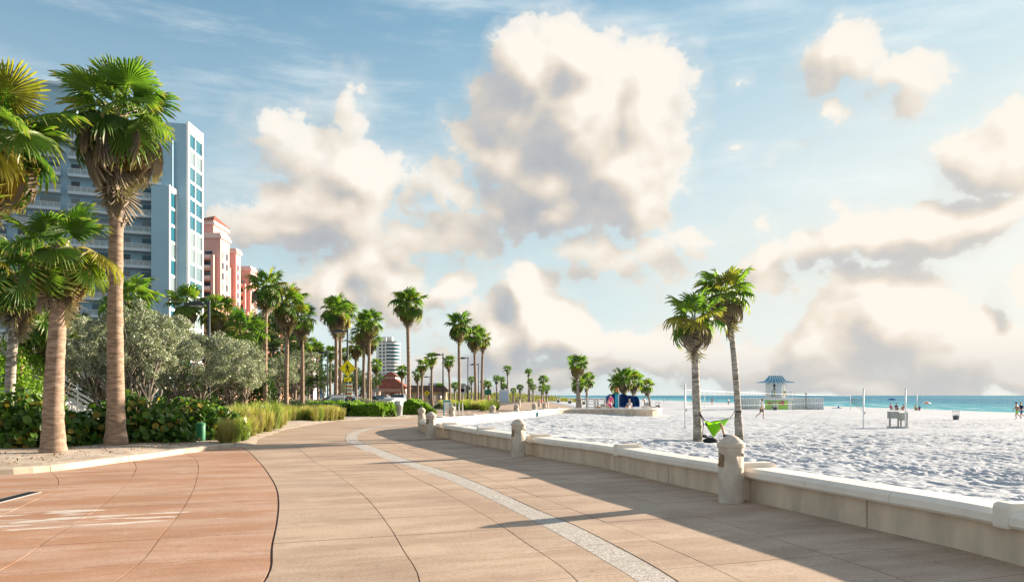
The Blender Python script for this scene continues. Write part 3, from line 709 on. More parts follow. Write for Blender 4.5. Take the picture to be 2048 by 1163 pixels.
# --- big pale hotel on the left
hot = thing('hotel', 'tall pale blue white hotel tower with rows of balconies at left behind the palms', 'hotel', (-59.3,145,0), 0)
FA = R_(24.); fu = (math.cos(FA), math.sin(FA))
def fac(x, y, z=0):   # facade frame: x along the front to the right, y into the building
    return (-3.6 + x*fu[0] - y*fu[1], -1.2 + x*fu[1] + y*fu[0], z)
H = 51.
part('wall', MB().prism([fac(0,0)[:2], fac(2,9)[:2], fac(-10,22)[:2], fac(-70,22)[:2], fac(-70,0)[:2]], 0, 49.2), m_hotel, hot)
part('parapet', MB().prism([fac(.15,-.5)[:2], fac(.15,8)[:2], fac(-70,8)[:2], fac(-70,-.5)[:2]], 49.2, 50.0).prism([fac(-14,1)[:2], fac(-14,14)[:2], fac(-60,14)[:2], fac(-60,1)[:2]], 49.2, 55.), m_hotel, hot)
part('roof_canopy', MB().prism([fac(-13,0)[:2], fac(-13,15)[:2], fac(-62,15)[:2], fac(-62,0)[:2]], 55.0, 55.5), m_slab, hot)
part('tower_wall', MB().prism([(-3.7,-.9),(0,0),(-.42,8.2),(-5,11)], 0, H), m_hotel, hot)
part('wing_wall', MB().prism([(-4.3,-4.6),(-1.55,-4.0),(-1.75,-.3),(-4.2,-.5)], 0, 38.6), m_hotel, hot)
part('wing_wall', MB().prism([(-3.9,-2.2),(-1.75,-1.7),(-1.9,-.2),(-3.9,-.6)], 38.6, 47.5), m_hotel, hot)
part('tower_frame', MB().box((.10,.35,H/2-.1),(.5,.7,H+.6)).box((-.32,8.0,H/2-.1),(.5,.6,H+.6)).box((-.1,4.2,H-.2),(.5,7.,1.6)), m_hotel_w, hot)
FL = 3.0
for k in range(16):
    z = 2.2 + k*FL
    w_ = part('window', MB().prism([(.0,.7),(.03,.7),(-.30,7.7),(-.33,7.7)], z, z+FL-.5), m_glass, hot)
    part('mullion', MB().prism([(.06,3.9),(.10,3.9),(.08,4.2),(.04,4.2)], z, z+FL-.5), m_hotel_w, w_)
    part('spandrel', MB().prism([(.05,.7),(.12,.7),(-.22,7.7),(-.3,7.7)], z+FL-.5, z+FL), m_hotel_w, hot)
    if k < 12:
        w_ = part('window', MB().prism([(-1.62,-3.5),(-1.52,-3.5),(-1.67,-.7),(-1.72,-.7)], z, z+FL-.45), m_glass, hot)
        part('spandrel', MB().prism([(-1.60,-3.5),(-1.50,-3.5),(-1.62,-.7),(-1.72,-.7)], z+FL-.45, z+FL), m_hotel_w, hot)
part('wing_frame', MB().box((-1.52,-3.75,19.4),(.4,.45,38.9)).box((-1.68,-.5,19.4),(.4,.4,38.9)).box((-1.6,-2.1,38.3),(.42,3.2,.9)), m_hotel_w, hot)
bal_s = MB(); bal_s.box((0,-.85,0),(6.8,2.1,.28)); bal_s.box((0,-1.88,.22),(6.8,.12,.2)); me_s = bal_s.mesh('balcony', m_slab)
rl = MB(); rl.box((0,-1.85,1.15),(6.8,.07,.07))
for i in range(8): rl.box((-3.36+i*.96,-1.85,.68),(.05,.05,.95))
rl.box((3.36,-.95,1.15),(.07,1.8,.07)); me_r = rl.mesh('railing', m_rail)
rg = MB().box((0,-1.84,.68),(6.6,.02,.75)); m_rg = glassmat('railing_glass', (.22,.30,.33), .2); me_g = rg.mesh('railing_glass', m_rg)
gd = MB().box((1.7,-.02,1.25),(3.0,.06,2.3)); me_d = gd.mesh('window', m_glass); gd2 = MB().box((-2.4,-.02,1.25),(1.3,.06,2.3)); me_d2 = gd2.mesh('window', m_glass_d)
for col, xc in enumerate([-3.7,-11.6,-19.5,-27.4,-35.3,-43.2]):
    for k in range(15):
        if xc < -20 and k < 3: continue
        z = 3.2 + k*FL
        bl = ob('balcony', me_s, hot, fac(xc, 0, z), (0,0,FA)); ob('railing', me_r, bl); ob('railing_glass', me_g, bl)
        ob('window', me_d, hot, fac(xc, 0, z), (0,0,FA)); ob('window', me_d2, hot, fac(xc, 0, z), (0,0,FA))
# low podium building and stair in front of the hotel
pod = thing('podium_building', 'low grey hotel podium block behind the hedge at far left', 'building', (-33,46,0))
part('wall', MB().prism([(-22,6),(2.2,5),(2.2,14),(-22,14)], 0, 5.0), m_grey_wall, pod)
part('roof_edge', MB().prism([(-22,5.4),(2.8,4.4),(2.8,14),(-22,14)], 5.0, 5.5), m_hotel_w, pod)
part('column', MB().box((1.7,4.6,2.5),(.45,.45,5.0)), M('brick_red_column', (.36,.13,.10), .15, 3, .8), pod)
for i in range(5): part('window', MB().box((-15+i*3.6,5.62-i*.15,2.9),(2.2,.2,2.2), rz=-.04), m_glass_d, pod)
part('awning', MB().prism([(3.2,6),(9.2,6.6),(9.2,10),(3.2,10)], 3.3, 3.7), m_hotel_w, pod)
for x in (3.6,6.2,8.9): part('awning_post', MB().box((x,6.6,1.7),(.16,.16,3.3)), m_white, pod)
st = thing('stairway', 'white outdoor stairs with slanting railings between the two foreground palm trunks', 'stairs', AT(163,805,42.)[:2] + (0,))
for i in range(9): part('step', MB().box((-1.6+i*.32,0,1.75-i*.19),(.34,1.8,.19)), m_hotel_w, st)
part('stair_side', MB().prism([(-1.8,.95),(1.3,.95),(1.3,1.1),(-1.8,1.1)], 0, .3), m_hotel_w, st)
for yy in (-.9,.9):
    for j in range(4):
        part('rail', MB().bar((-1.75,yy,2.9-j*.25),(1.3,yy,1.15-j*.25),.035), m_white, st)
    for x in (-1.7,-.7,.3,1.25): part('rail_post', MB().bar((x,yy,max(.0,1.6-(x+1.7)*.58)),(x,yy,2.9-(x+1.75)*.575),.04), m_white, st)
part('landing', MB().box((-2.7,0,1.8),(1.9,1.9,.25)), m_hotel_w, st)

# --- pink hotel: stepped towers with orange balconies
m_pink = M('pink_render', (.63,.335,.295), .06, .2, .8); m_pinkl = M('pale_pink_trim', (.72,.50,.44), .05, .3, .75)
m_coral = M('coral_balcony', (.64,.29,.18), .06, .4, .75); m_roofr = M('terracotta_roof', (.26,.075,.05), .25, 1.5, .8, .4, 6)
pk = thing('pink_hotel', 'pink hotel of stepped towers with coral balconies and arched terrace', 'hotel', (-84.2,230,0))
def tower(x0, y0, wdt, dep, h, nb, first=2, bal=True):
    part('tower', MB().box((x0-wdt/2, y0+dep/2, h/2),(wdt,dep,h)), m_pink, pk)
    part('cornice', MB().box((x0-wdt/2, y0+dep/2, h+.4),(wdt+.9,dep+.9,.8)).box((x0-wdt/2, y0+dep/2, h+1.2),(wdt+.2,dep+.2,.8)), m_pinkl, pk)
    if bal:
        part('balcony_pier', MB().box((x0-1.75, y0-.9, h/2-2.5),(.8,1.8,h-5)), m_pink, pk)
        part('balcony_pier', MB().box((x0-5.3, y0-.9, h/2-2.5),(1.3,1.8,h-5)), m_pink, pk)
    for k in range(nb):
        z = h - 6.2 - k*3.02
        if z < 8: break
        if bal:
            bq = part('balcony', MB().box((x0-3.4, y0-1., z),(2.5,2.0,.6)), m_coral, pk)
            part('railing', MB().box((x0-3.4, y0-1.95, z+.75),(2.4,.1,.9)), m_pinkl, bq)
            part('window', MB().box((x0-3.4, y0-.02, z+1.4),(2.1,.08,2.2)), m_glass_d, pk)
        for j in range(max(1, int(dep//3.5))):
            part('window', MB().box((x0+.02, y0+1.9+j*3.3, z+1.5),(.08,1.5,1.9)), m_glass_d, pk)
            part('sill', MB().box((x0+.12, y0+1.9+j*3.3, z+.42),(.24,1.9,.22)), m_pinkl, pk)
tower(0,0,6.6,7.4,46.9,12)
tower(-5.0,8,3.6,12,52.5,3, bal=False)
tower(-6.6,32,4.6,4.5,48.3,12)
tower(-11,60,5.6,7.4,47.,12)
tower(-9.5,25,3,18,44,0, bal=False); tower(-15,52,5,14,44.,5, bal=False)
part('roof', MB().add([(-9,7,54),(-4.6,7,54),(-4.6,21,54),(-9,21,54),(-6.8,14,56.5)], [(0,1,4),(1,2,4),(2,3,4),(3,0,4)]), m_roofr, pk)
part('terrace_block', MB().box((-8.,25,12.6),(24,80,25.2)), m_coral, pk)
part('parapet', MB().box((3.9,25,26.0),(.5,80,.35)).box((3.9,25,24.6),(.7,80.4,.5)), m_pinkl, pk)
for i in range(11):
    y = -11 + i*7.2
    part('parapet_pier', MB().box((4.0,y,24.),(1.1,1.2,5.6)), m_coral, pk)
    n = 8; pr = [(-2.2,16),(2.2,16)] + [(2.2*math.cos(math.pi*j/n), 20.5+2.*math.sin(math.pi*j/n)) for j in range(n+1)]
    m_ = MB().add([(4.02,y+3.6+a,zz) for a, zz in pr] + [(4.3,y+3.6+a*.85,16+(zz-16)*.93) for a, zz in pr], [tuple(range(len(pr))), tuple(range(2*len(pr)-1,len(pr)-1,-1))])
    part('arch', m_, m_glass_d, pk)
for i in range(4): part('awning', MB().prism([(-3+i*.2,-13+i*9),(1,-13+i*9),(1,-8+i*9),(-3,-8+i*9)], 27.2, 28.0), m_bluec, pk)

# --- white round tower far away
wt = thing('apartment_tower', 'far white round apartment tower with ringed balconies, right of the crossing sign', 'building', ((777-1024)/F*650,650,0))
part('wall', MB().lathe([(8.6,0),(8.6,45.5)], 40), M('tower_wall_white', (.70,.72,.72), .06, .1, .7), wt)
part('stair_core', MB().box((-4.4,-6.5,24),(8,6,48.)), m_hotel_w, wt)
part('penthouse', MB().box((-1,0,47.3),(9,8,3.4)), m_hotel_w, wt)
for k in range(15):
    z = 3 + k*2.85
    part('balcony_ring', MB().lathe([(9.6,z),(9.6,z+1.05),(9.2,z+1.05),(9.2,z)], 40), m_hotel_w, wt)
    part('window', MB().box((-5.2,-9.55,z+1.6),(1.5,.2,1.5)).box((-2.2,-9.55,z+1.6),(1.5,.2,1.5)), m_glass_d, wt)
    part('window_band', MB().lathe([(8.68,z+1.2),(8.68,z+2.6)], 40), m_glass, wt)
bt = thing('office_block', 'far blue glazed block half hidden behind the palms left of the crossing sign', 'building', ((632-1024)/F*400,400,0))
part('wall', MB().box((0,0,12.5),(9,9,25)), M('blue_facade', (.20,.33,.42), .08, .3, .6), bt)
part('roof_sign', MB().box((1.5,-4.6,26),(5,.4,1.4)), m_red, bt); part('roof_box', MB().box((0,0,25.6),(6,6,1.2)), m_hotel_w, bt)
for k in range(7): part('window_band', MB().box((0,-4.55,3+k*3.1),(8.4,.15,1.5)), m_glass, bt)
b2 = thing('white_block', 'far white low block with balconies glimpsed between palm trunks', 'building', ((612-1024)/F*330,330,0))
part('wall', MB().box((0,0,10),(8,8,20)), m_hotel_w, b2)
for k in range(6): part('window_band', MB().box((0,-4.05,3+k*3),(7.2,.15,1.3)), m_glass_d, b2)
b3 = thing('low_block', 'distant low blue grey block right of the tall palm', 'building', ((850-1024)/F*420,420,0))
part('wall', MB().box((0,0,3.2),(20,9,6.5)).box((5,0,7),(6,6,2)), M('blue_grey_render', (.38,.46,.50), .08, .2, .8), b3)
for i in range(4): part('window', MB().box((-7+i*4.6,-4.55,4),(2.6,.15,1.6)), m_glass_d, b3)

# --- pavilion with red hip roof
pv = thing('pavilion', 'small pink columned pavilion with red hipped roof and cupola', 'pavilion', ((782-1024)/F*150,150,0))
a, bq = 3.6, 2.0
part('roof', MB().add([(-a,-a,2.9),(a,-a,2.9),(a,a,2.9),(-a,a,2.9),(-1.0,-1.0,4.7),(1.0,-1.0,4.7),(1.0,1.0,4.7),(-1.0,1.0,4.7)], [(0,1,5,4),(1,2,6,5),(2,3,7,6),(3,0,4,7),(3,2,1,0),(4,5,6,7)]), m_roofr, pv)
part('cupola', MB().box((0,0,4.95),(1.9,1.9,.5)), m_pinkl, pv)
part('cupola_roof', MB().add([(-1.4,-1.4,5.15),(1.4,-1.4,5.15),(1.4,1.4,5.15),(-1.4,1.4,5.15),(0,0,6.1)], [(0,1,4),(1,2,4),(2,3,4),(3,0,4),(3,2,1,0)]), m_roofr, pv)
m_pvp = M('pale_pink_render', (.66,.47,.40), .06, .5, .8)
part('beam', MB().box((0,-2.9,2.65),(6.3,.3,.5)).box((0,2.9,2.65),(6.3,.3,.5)).box((-3,0,2.65),(.3,5.5,.5)).box((3,0,2.65),(.3,5.5,.5)), m_pinkl, pv)
for sx_ in (-1,1):
    for sy_ in (-1,1): part('column', MB().box((sx_*2.9,sy_*2.9,1.2),(.7,.7,2.45)), m_pvp, pv)
part('back_wall', MB().box((0,1.8,1.2),(3.2,1.4,2.4)), m_pvp, pv)
part('doorway', MB().box((.2,1.05,1.),(1.2,.1,2.)), m_glass_d, pv)
bh = thing('beach_building', 'low tan building with long brown roof behind the small palms', 'building', ((852-1024)/F*185,185,0))
part('wall', MB().box((0,0,1.3),(9.6,5,2.6)), M('tan_render', (.55,.38,.22), .08, .4, .85), bh)
part('roof', MB().add([(-5.6,-3.3,2.5),(5.6,-3.3,2.5),(5.6,3.3,2.5),(-5.6,3.3,2.5),(-4.2,0,3.9),(4.2,0,3.9)], [(0,1,5,4),(2,3,4,5),(1,2,5),(3,0,4),(3,2,1,0)]), M('brown_shingle', (.10,.05,.035), .25, 3, .85), bh)
for i in range(4): part('window', MB().box((-3.4+i*2.3,-2.53,1.4),(1.1,.1,1.3)), m_glass_d, bh)

# ================================================================== PALMS
def fan_leaf(nseg, span, seed, petiole=1., droop=.25, cup=.18, tip_droop=.22, fold=.02, narrow=1., lite=False, bend=0., fuse=.47):
    """one costapalmate leaf, blade radius 1: petiole along +X, segments pleated and split towards the tip"""
    rg_ = np.random.RandomState(seed); V = []; Fs = []; T = []
    npet = 4; pw = .028
    for i in range(npet+1):
        x = petiole*i/npet; z = -.10*petiole*(i/npet)**2
        for (dy, dz) in ((-pw*(1.3-.5*i/npet), 0), (0, -.02), (pw*(1.3-.5*i/npet), 0)):
            V.append((x, dy, z+dz)); T.append(.1)
    for i in range(npet):
        for j in range(2): Fs.append((i*3+j, i*3+j+1, i*3+j+4)); Fs.append((i*3+j, i*3+j+4, i*3+j+3))
    hx, hz = petiole, -.10*petiole; cb_, sb_ = math.cos(R_(bend)), math.sin(R_(bend))
    def P(r, th, ridge=0., extra=0.):
        x = r*math.cos(th); y = r*math.sin(th)*narrow
        z = ridge - cup*abs(math.sin(th))**1.5*r - droop*max(0, x)*r*.8 - extra - droop*.35*r*r
        return (hx + x*cb_ + z*sb_, y, hz - x*sb_ + z*cb_)
    dth = span/nseg
    for i in range(nseg):
        th = -span/2 + dth*(i+.5); L = (.72 + .28*math.cos(th*.55))*rg_.uniform(.88,1.05)
        fz = fold*(1 + .6*rg_.rand()); r1, r2, r3 = fuse*L, (fuse*.5+.52)*L, L; td = tip_droop*rg_.uniform(.3,1.7)
        jt = rg_.uniform(-.42,.42)*dth
        o = len(V)
        V += [P(.03, th), P(r1, th-dth*.5, -fz), P(r1, th, fz), P(r1, th+dth*.5, -fz)]; T += [0,.5,.5,.5]
        if lite:
            V += [P(r3, th+jt, 0, td*.9)]; T += [1.]
            Fs += [(o,o+1,o+2),(o,o+2,o+3),(o+1,o+4,o+2),(o+2,o+4,o+3)]
        else:
            V += [P(r2, th-dth*.36+jt*.5, -fz*.5, td*.22), P(r2, th+jt*.5, fz*.5, td*.18), P(r2, th+dth*.36+jt*.5, -fz*.5, td*.22), P(r3*.93, th-dth*.10+jt, 0, td*.7), P(r3, th+jt, 0, td*1.25)]; T += [.74,.74,.74,.93,1.05]
            Fs += [(o,o+1,o+2),(o,o+2,o+3),(o+1,o+4,o+5),(o+1,o+5,o+2),(o+2,o+5,o+6),(o+2,o+6,o+3),(o+4,o+7,o+5),(o+5,o+7,o+6),(o+7,o+8,o+6)]
    return np.array(V), np.array(Fs), np.array(T)
def frond_mesh(nm, m, *a, **k):
    V, Fs, T = fan_leaf(*a, **k); return np_mesh(nm, V, Fs, m, False, {'t': T})
SP = R_(285)
BD = (0, 12, 30, 48, 62)
HI = dict(g=[frond_mesh('frond', m_frond, 38, SP, 10+i, .95, .05+.03*i, .06+.04*i, .16+.03*i, .02, bend=BD[i]) for i in range(5)],
          y=[frond_mesh('yellow_frond', m_frond_yel, 34, R_(250), 20+i, .95, .2, .25, .35, .024, bend=50) for i in range(2)],
          d=[frond_mesh('dead_frond', m_frond_dead, 26, R_(200), 30+i, .8, .10, .55, .12, .04, .42, fuse=.30) for i in range(4)],
          h=[frond_mesh('dead_frond', m_frond_dead, 20, R_(200), 34+i, .9, .10, .6, .15, .05, .40, bend=62, fuse=.30) for i in range(3)])
MI = dict(g=[frond_mesh('frond', m_frond, 20, SP, 40+i, .95, .08+.03*i, .10+.04*i, .20+.03*i, .025, bend=BD[i]) for i in range(5)],
          y=[frond_mesh('yellow_frond', m_frond_yel, 18, R_(240), 50, .95, .2, .3, .4, .03, bend=45)],
          d=[frond_mesh('dead_frond', m_frond_dead, 15, R_(190), 60+i, .8, .10, .55, .15, .05, .45, fuse=.30) for i in range(3)],
          h=[frond_mesh('dead_frond', m_frond_dead, 13, R_(190), 64+i, .9, .10, .6, .2, .05, .42, bend=62, fuse=.30) for i in range(3)])
def crown_spec(ng, ny, nd, seed, lean=0., el0=82., el1=-30., skirt=1., nh=0):
    """(kind, azimuth, elevation, roll, z offset, scale)"""
    r = random.Random(seed); out = []
    for i in range(ng):
        f = (i+.5)/ng; e = el0 + (el1-el0)*f**.85 + r.uniform(-9,9)
        out.append(('g', i*137.5 + r.uniform(-18,18), e, r.uniform(-28,28), .12 - .35*f, r.uniform(.86,1.08)*(1. if f > .15 else .85)))
    for i in range(nh): out.append(('h', i*137.5+80 + r.uniform(-40,40), r.uniform(-50,2), r.uniform(-25,25), -.2 - .35*r.random()*skirt, r.uniform(.75,1.15)))
    for i in range(ny): out.append(('y', i*137.5+40 + r.uniform(-40,40), r.uniform(-48,-25), r.uniform(-20,20), -.3, r.uniform(.8,.95)))
    for i in range(nd):
        f = (i+.5)/nd; out.append(('d', i*137.5 + 60 + r.uniform(-25,25), r.uniform(-86,-70) if f > .3 else r.uniform(-70,-50), r.uniform(-25,25), -.32 - skirt*f*r.uniform(.7,1.), r.uniform(.75,1.0)))
    return out
def palm(base, h, R, label, group, seed, lib='MI', dx=0., dy=0., rb=.22, rt=.15, ng=26, ny=2, nd=14, skirt=1., boots=0., bark=None, bell=1.5, el1=-30., el0=82., cat='palm tree', nh=None):
    if nh is None: nh = max(0, nd//3)
    L = HI if lib == 'HI' else MI; r = random.Random(seed)
    t = thing('fan_palm', label, cat, base, 0, group)
    n = 34 if lib == 'HI' else 12; pts = []; rad = []
    for i in range(n+1):
        f = i/n; pts.append((dx*f**1.3 + .03*math.sin(f*5+seed), dy*f**1.3 + .03*math.cos(f*4+seed), h*f - .06*(i == 0)))
        rr = rb + (rt-rb)*f**.7; rr *= 1 + (bell-1)*math.exp(-f*h/.55)
        rad.append(rr*(1 + r.uniform(-.035,.035) + (.03*(i%2) if lib == 'HI' else 0)))
    part('trunk', MB().tube(pts, rad, 20 if lib == 'HI' else 9), bark or m_trunk, t, smooth=True)
    if boots > 0:   # old criss-cross leaf bases still on the upper trunk
        bmb = MB(); nb = int(boots*26)
        for i in range(nb):
            f = 1 - (boots*i/nb)/h; z = h*f; a = i*2.4; rr = rt*1.0; cx, cy = dx*f**1.3, dy*f**1.3
            ca, sa = math.cos(a), math.sin(a); tl = r.uniform(.16,.28); wv = r.uniform(.05,.08); s_ = r.choice((-1,1))*.10
            p = lambda o, s, zz: (cx + ca*o - sa*s, cy + sa*o + ca*s, z + zz)
            bmb.add([p(rr*.9,-wv,-.12), p(rr*.9,wv,-.12), p(rr+.06,-wv*.7+s_*.6,tl*.5), p(rr+.06,wv*.7+s_*.6,tl*.5), p(rr+.13+r.uniform(0,.05),s_,tl), p(rr*.8,0,tl*.4)],
                    [(0,1,3,2),(2,3,4),(0,2,5),(1,5,3),(2,4,5),(3,5,4)])
        part('leaf_bases', bmb, m_boot, t, kind='stuff')
    for (k, az_, e, roll, dz, s) in crown_spec(ng, ny, nd, seed, el1=el1, el0=el0, skirt=skirt, nh=nh):
        me = L[k][r.randrange(len(L[k]))] if k != 'g' else L[k][max(0, min(4, int((60-e)/24 + r.uniform(-.6,.9))))]; zz = h + dz*(R/.95 if k != 'd' else 1); f = zz/h
        ob({'g':'frond','y':'yellow_frond','d':'dead_frond','h':'dead_frond'}[k], me, t, (dx*min(1,f)**1.3, dy*min(1,f)**1.3, zz), (R_(roll), R_(-e), R_(az_)), R*s)
    return t
GP_F = 'tall fan palms rising from the planting bed'; GP_M = 'fan palms along the promenade and road'; GP_B = 'fan palms standing on the beach sand'; GP_D = 'small distant palms near the dunes'
# the two big foreground palms and their neighbours
palm(G(108,911,.1), 5.15, .80, 'short thick palm with bright fan leaves, nearest palm at left of the bed', GP_F, 3, 'HI', .15, 0, .26, .17, 17, 3, 10, .5, boots=.9, bell=1.28, el1=-48, el0=72)
palm(G(230,896,.1), 9.4, 1.02, 'tallest foreground palm with shaggy brown skirt, between the short palm and silver trees', GP_F, 8, 'HI', .12, 0, .25, .165, 24, 8, 26, 1.3, nh=30, boots=3.2, bell=1.4, el1=-42, el0=80)
palm((-13.3,19.6,.1), 8.0, 1.08, 'palm cut off by the left picture edge, only its fan leaves reach in', GP_F, 15, 'HI', .5, 0, .25, .17, 26, 4, 12, .8, bell=1.3, el1=-62)
palm(G(18,781,.0)[:1] and ((18-1024)/F*30, 30, .1), 6.0, 1.0, 'palm with pale slanting trunk at the left edge behind the bright hedge', GP_F, 21, 'HI', .35, 0, .2, .15, 24, 1, 10, .6, boots=1.6, bark=m_trunk_grey)
palm(((88-1024)/F*34, 34, .1), 4.5, .9, 'low palm with criss-cross leaf bases behind the short foreground palm', GP_F, 22, 'MI', .1, 0, .2, .17, 22, 1, 10, .5, boots=2.0, bark=m_trunk_grey)
PALMS = [ # photo x of trunk, photo y of crown heart, distance, leaf radius, seed, green, dead, label
 (265,612,46,0.93,31,18,4,'spiky palm crown peeping over the silver trees right of the tallest palm'),
 (379,617,62,0.85,32,21,14,'palm standing just left of the nearest lamp head, before the pale hotel'),
 (432,636,64,0.89,33,20,12,'palm right of the nearest street lamp in front of the pink hotel podium'),
 (531,585,62,0.89,34,20,14,'tall palm left of the second street lamp, before the pink hotel'),
 (573,618,65,0.95,35,23,30,'full palm with heavy brown skirt in the middle of the left palm row'),
 (605,648,72,0.83,36,17,22,'palm with hanging dead skirt at the right of the heavy skirted palm'),
 (671,632,75,0.93,37,18,24,'left one of two palms whose crowns merge above the crossing sign'),
 (680,636,79,0.96,38,18,20,'right one of two palms whose crowns merge above the crossing sign'),
 (636,708,112,0.64,39,18,8,'smaller palm in the gap left of the crossing sign'),
 (661,716,112,0.62,40,17,6,'smaller palm just left of the crossing sign post'),
 (728,672,88,0.85,41,15,14,'left palm of the clump right of the crossing sign'),
 (737,655,85,0.93,42,20,14,'tallest palm of the clump right of the crossing sign'),
 (741,690,92,0.81,43,15,12,'lower right palm of the clump right of the crossing sign'),
 (817,618,72,0.95,44,24,12,'tall single palm with round crown right of the steel litter bin'),
 (805,752,130,0.62,45,17,6,'small palm left of the foot of the tall single palm'),
 (843,742,112,0.59,46,17,8,'small palm left of the paired lamps, in front of the brown roof'),
 (864,728,115,0.59,47,18,8,'small palm between brown roofed building and first lamp of the pair'),
 (835,760,125,0.56,48,14,8,'lowest small palm close behind the tall single palm'),
 (900,734,118,0.59,49,17,8,'small palm between the first and second lamp of the pair'),
 (918,662,95,0.96,50,23,16,'tall palm with yellowing leaves between the two promenade lamps'),
 (951,684,105,0.93,51,20,16,'left trunk of the twin palms in the grass bed by the promenade'),
 (963,690,108,0.67,52,18,14,'right trunk of the twin palms in the grass bed by the promenade'),
 (490,672,60,0.93,53,14,3,'low feathery palm behind the silver tree, below the pink podium'),
 (590,700,95,0.96,54,15,6,'low palm in the green mass behind the left row of palms'),
 (625,700,120,0.67,55,15,6,'distant palm before the blue glazed block'),
 (690,720,125,0.67,56,15,6,'distant palm directly behind the crossing sign'),
 (755,742,130,0.67,57,15,6,'small palm left of the round white tower foot'),
 (712,700,100,0.85,58,15,12,'mid distant palm between crossing sign and palm clump')]
for (px, py, Y, R, sd_, ng, nd, lb) in PALMS:
    x, y, z = AT(px, py - 12, Y); base = (x, y, 0); r = random.Random(sd_)
    palm(base, z, R*1.1, lb, GP_M, sd_, 'MI', r.uniform(-.25,.25), 0, .2, .145, ng, 2, nd, 1.0 if nd > 18 else .5, bell=1.45, nh=int(nd*.7))
# the two palms holding the hammock and the beach groups
hb1 = G(1394,878,-.3); hb2 = G(1480,872,-.3)
HP1 = palm((hb1[0],hb1[1],-.36), AT(0,632,hb1[1])[2]+.3, .80, 'straight palm at the left end of the green hammock on the beach', GP_B, 71, 'MI', -.1, 0, .19, .15, 18, 0, 4, .8, bark=m_trunk_grey, bell=1.15, el1=-12, nh=15)
HP2 = palm((hb2[0],hb2[1],-.36), AT(0,582,hb2[1])[2]+.3, .84, 'leaning palm with speckled trunk at the right end of the hammock', GP_B, 74, 'MI', -.62, .1, .17, .12, 20, 2, 4, .8, bark=m_trunk_grey, bell=1.2, el1=-12, nh=17)
BP = [(1155,728,813,85,.56,81,'tall beach palm left of the stacked loungers on the round platform'),
      (1161,767,812,92,.48,82,'short palm right behind the tall beach palm at the platform'),
      (1174,759,812,95,.5,83,'medium beach palm right of the tall one at the platform'),
      (1230,764,815,90,.5,84,'small palm behind the turquoise pole on the platform'),
      (1252,757,816,88,.68,85,'broad palm right of the turquoise pole above the blue cabanas'),
      (1264,760,816,90,.6,86,'right twin of the broad palm above the blue cabanas'),
      (1301,771,821,105,.52,87,'lone short palm with curved trunk right of the platform')]
for (px, py, pb, Y, R, sd_, lb) in BP:
    x, y, z = AT(px, py, Y); zb = -.05 if Y < 100 else float(sand_z(np.array(x), np.array(y)))-.05; r = random.Random(sd_)
    palm((x, y, zb), z-zb, R*1.3, lb, GP_B, sd_, 'MI', r.uniform(-.4,.4) if sd_ != 87 else -.5, 0, .17, .13, 18, 0, 5, .5, bark=m_trunk_grey, bell=1.2, nh=12, el1=-18)
# far palms, too small to show single leaves
def far_crown(seed, ng=24, nd=10):
    V = []; Fs = []; V2 = []; F2 = []; r = random.Random(seed); oo = [0,0]
    for (k, az_, e, roll, dz, s) in crown_spec(ng, 0, nd, seed, skirt=.7):
        v, f, _ = fan_leaf(9, SP if k == 'g' else R_(190), r.randrange(999), .9, .25, .2 if k == 'g' else .5, .3, .03, 1. if k == 'g' else .45, True)
        Mx = Matrix.Rotation(R_(az_),3,'Z') @ Matrix.Rotation(R_(-e),3,'Y') @ Matrix.Rotation(R_(roll),3,'X')
        v = (v*s) @ np.array(Mx).T + np.array([0,0,dz]); i = 0 if k == 'g' else 1
        (V, V2)[i].append(v); (Fs, F2)[i].append(f + oo[i]); oo[i] += len(v)
    return np_mesh('crown', np.vstack(V), np.vstack(Fs), m_frond_far), np_mesh('dead_skirt', np.vstack(V2), np.vstack(F2), m_dead_far)
m_dead_far = leafmat('dead_fan_frond_far', (.13,.095,.065), (.22,.165,.11), None, .2, .8)
FC = [far_crown(200+i) for i in range(4)]
tr_me = MB().tube([(0,0,-.1),(.06,0,.3),(.05,.03,.6),(0,0,1.)], [.30,.2,.17,.15], 7).mesh('trunk', m_trunk_grey, True)
FARP = [(1015,737,180,1.2,'slim tall distant palm standing alone before the dune'),
        (1057,742,200,1.1,'upper crown of two stacked distant palms right of the dune'),
        (1060,762,195,1.1,'lower crown of two stacked distant palms right of the dune'),
        (1087,758,190,1.5,'broad distant palm at the right end of the dune'),
        (1084,776,185,1.2,'short distant palm in front of the broad one at dune end'),
        (1093,775,188,1.2,'right short distant palm in front of the broad one at dune end'),
        (1066,773,190,1.1,'small leaning palm between the stacked pair and the dune end palms'),
        (993,756,190,1.2,'distant palm at the left end of the dune'),(1003,758,195,1.1,'distant palm second from the left end of the dune'),
        (1008,772,185,1.15,'low leaning palm in front of the slim tall distant palm'),(1027,780,190,1.0,'low palm right of the slim tall distant palm, left of two'),
        (1040,774,188,1.05,'low palm right of the slim tall distant palm, right of two'),
        (943,758,170,1.05,'distant palm seen between the two promenade lamps'),(968,765,180,1.1,'distant palm just right of the twin palms'),(977,768,178,1.15,'full low distant palm right of the twin palms'),
        (910,770,180,1.2,'distant low palm left of the tall yellowing palm'),(880,772,185,1.3,'distant low palm left of the first lamp of the pair'),(935,775,190,1.0,'small distant palm hidden behind the second lamp of the pair'),
        (925,772,200,1.1,'small distant palm behind the speed sign'),(722,760,170,1.2,'small distant palm left of the pavilion roof'),(770,758,190,1.2,'small distant palm behind the pavilion cupola'),
        (790,762,200,1.2,'distant palm right of the pavilion cupola'),(700,755,165,1.3,'small distant palm low behind the crossing sign'),(648,765,150,1.3,'low distant palm behind the parked white car'),(617,758,150,1.3,'low distant palm left of the parked white car')]
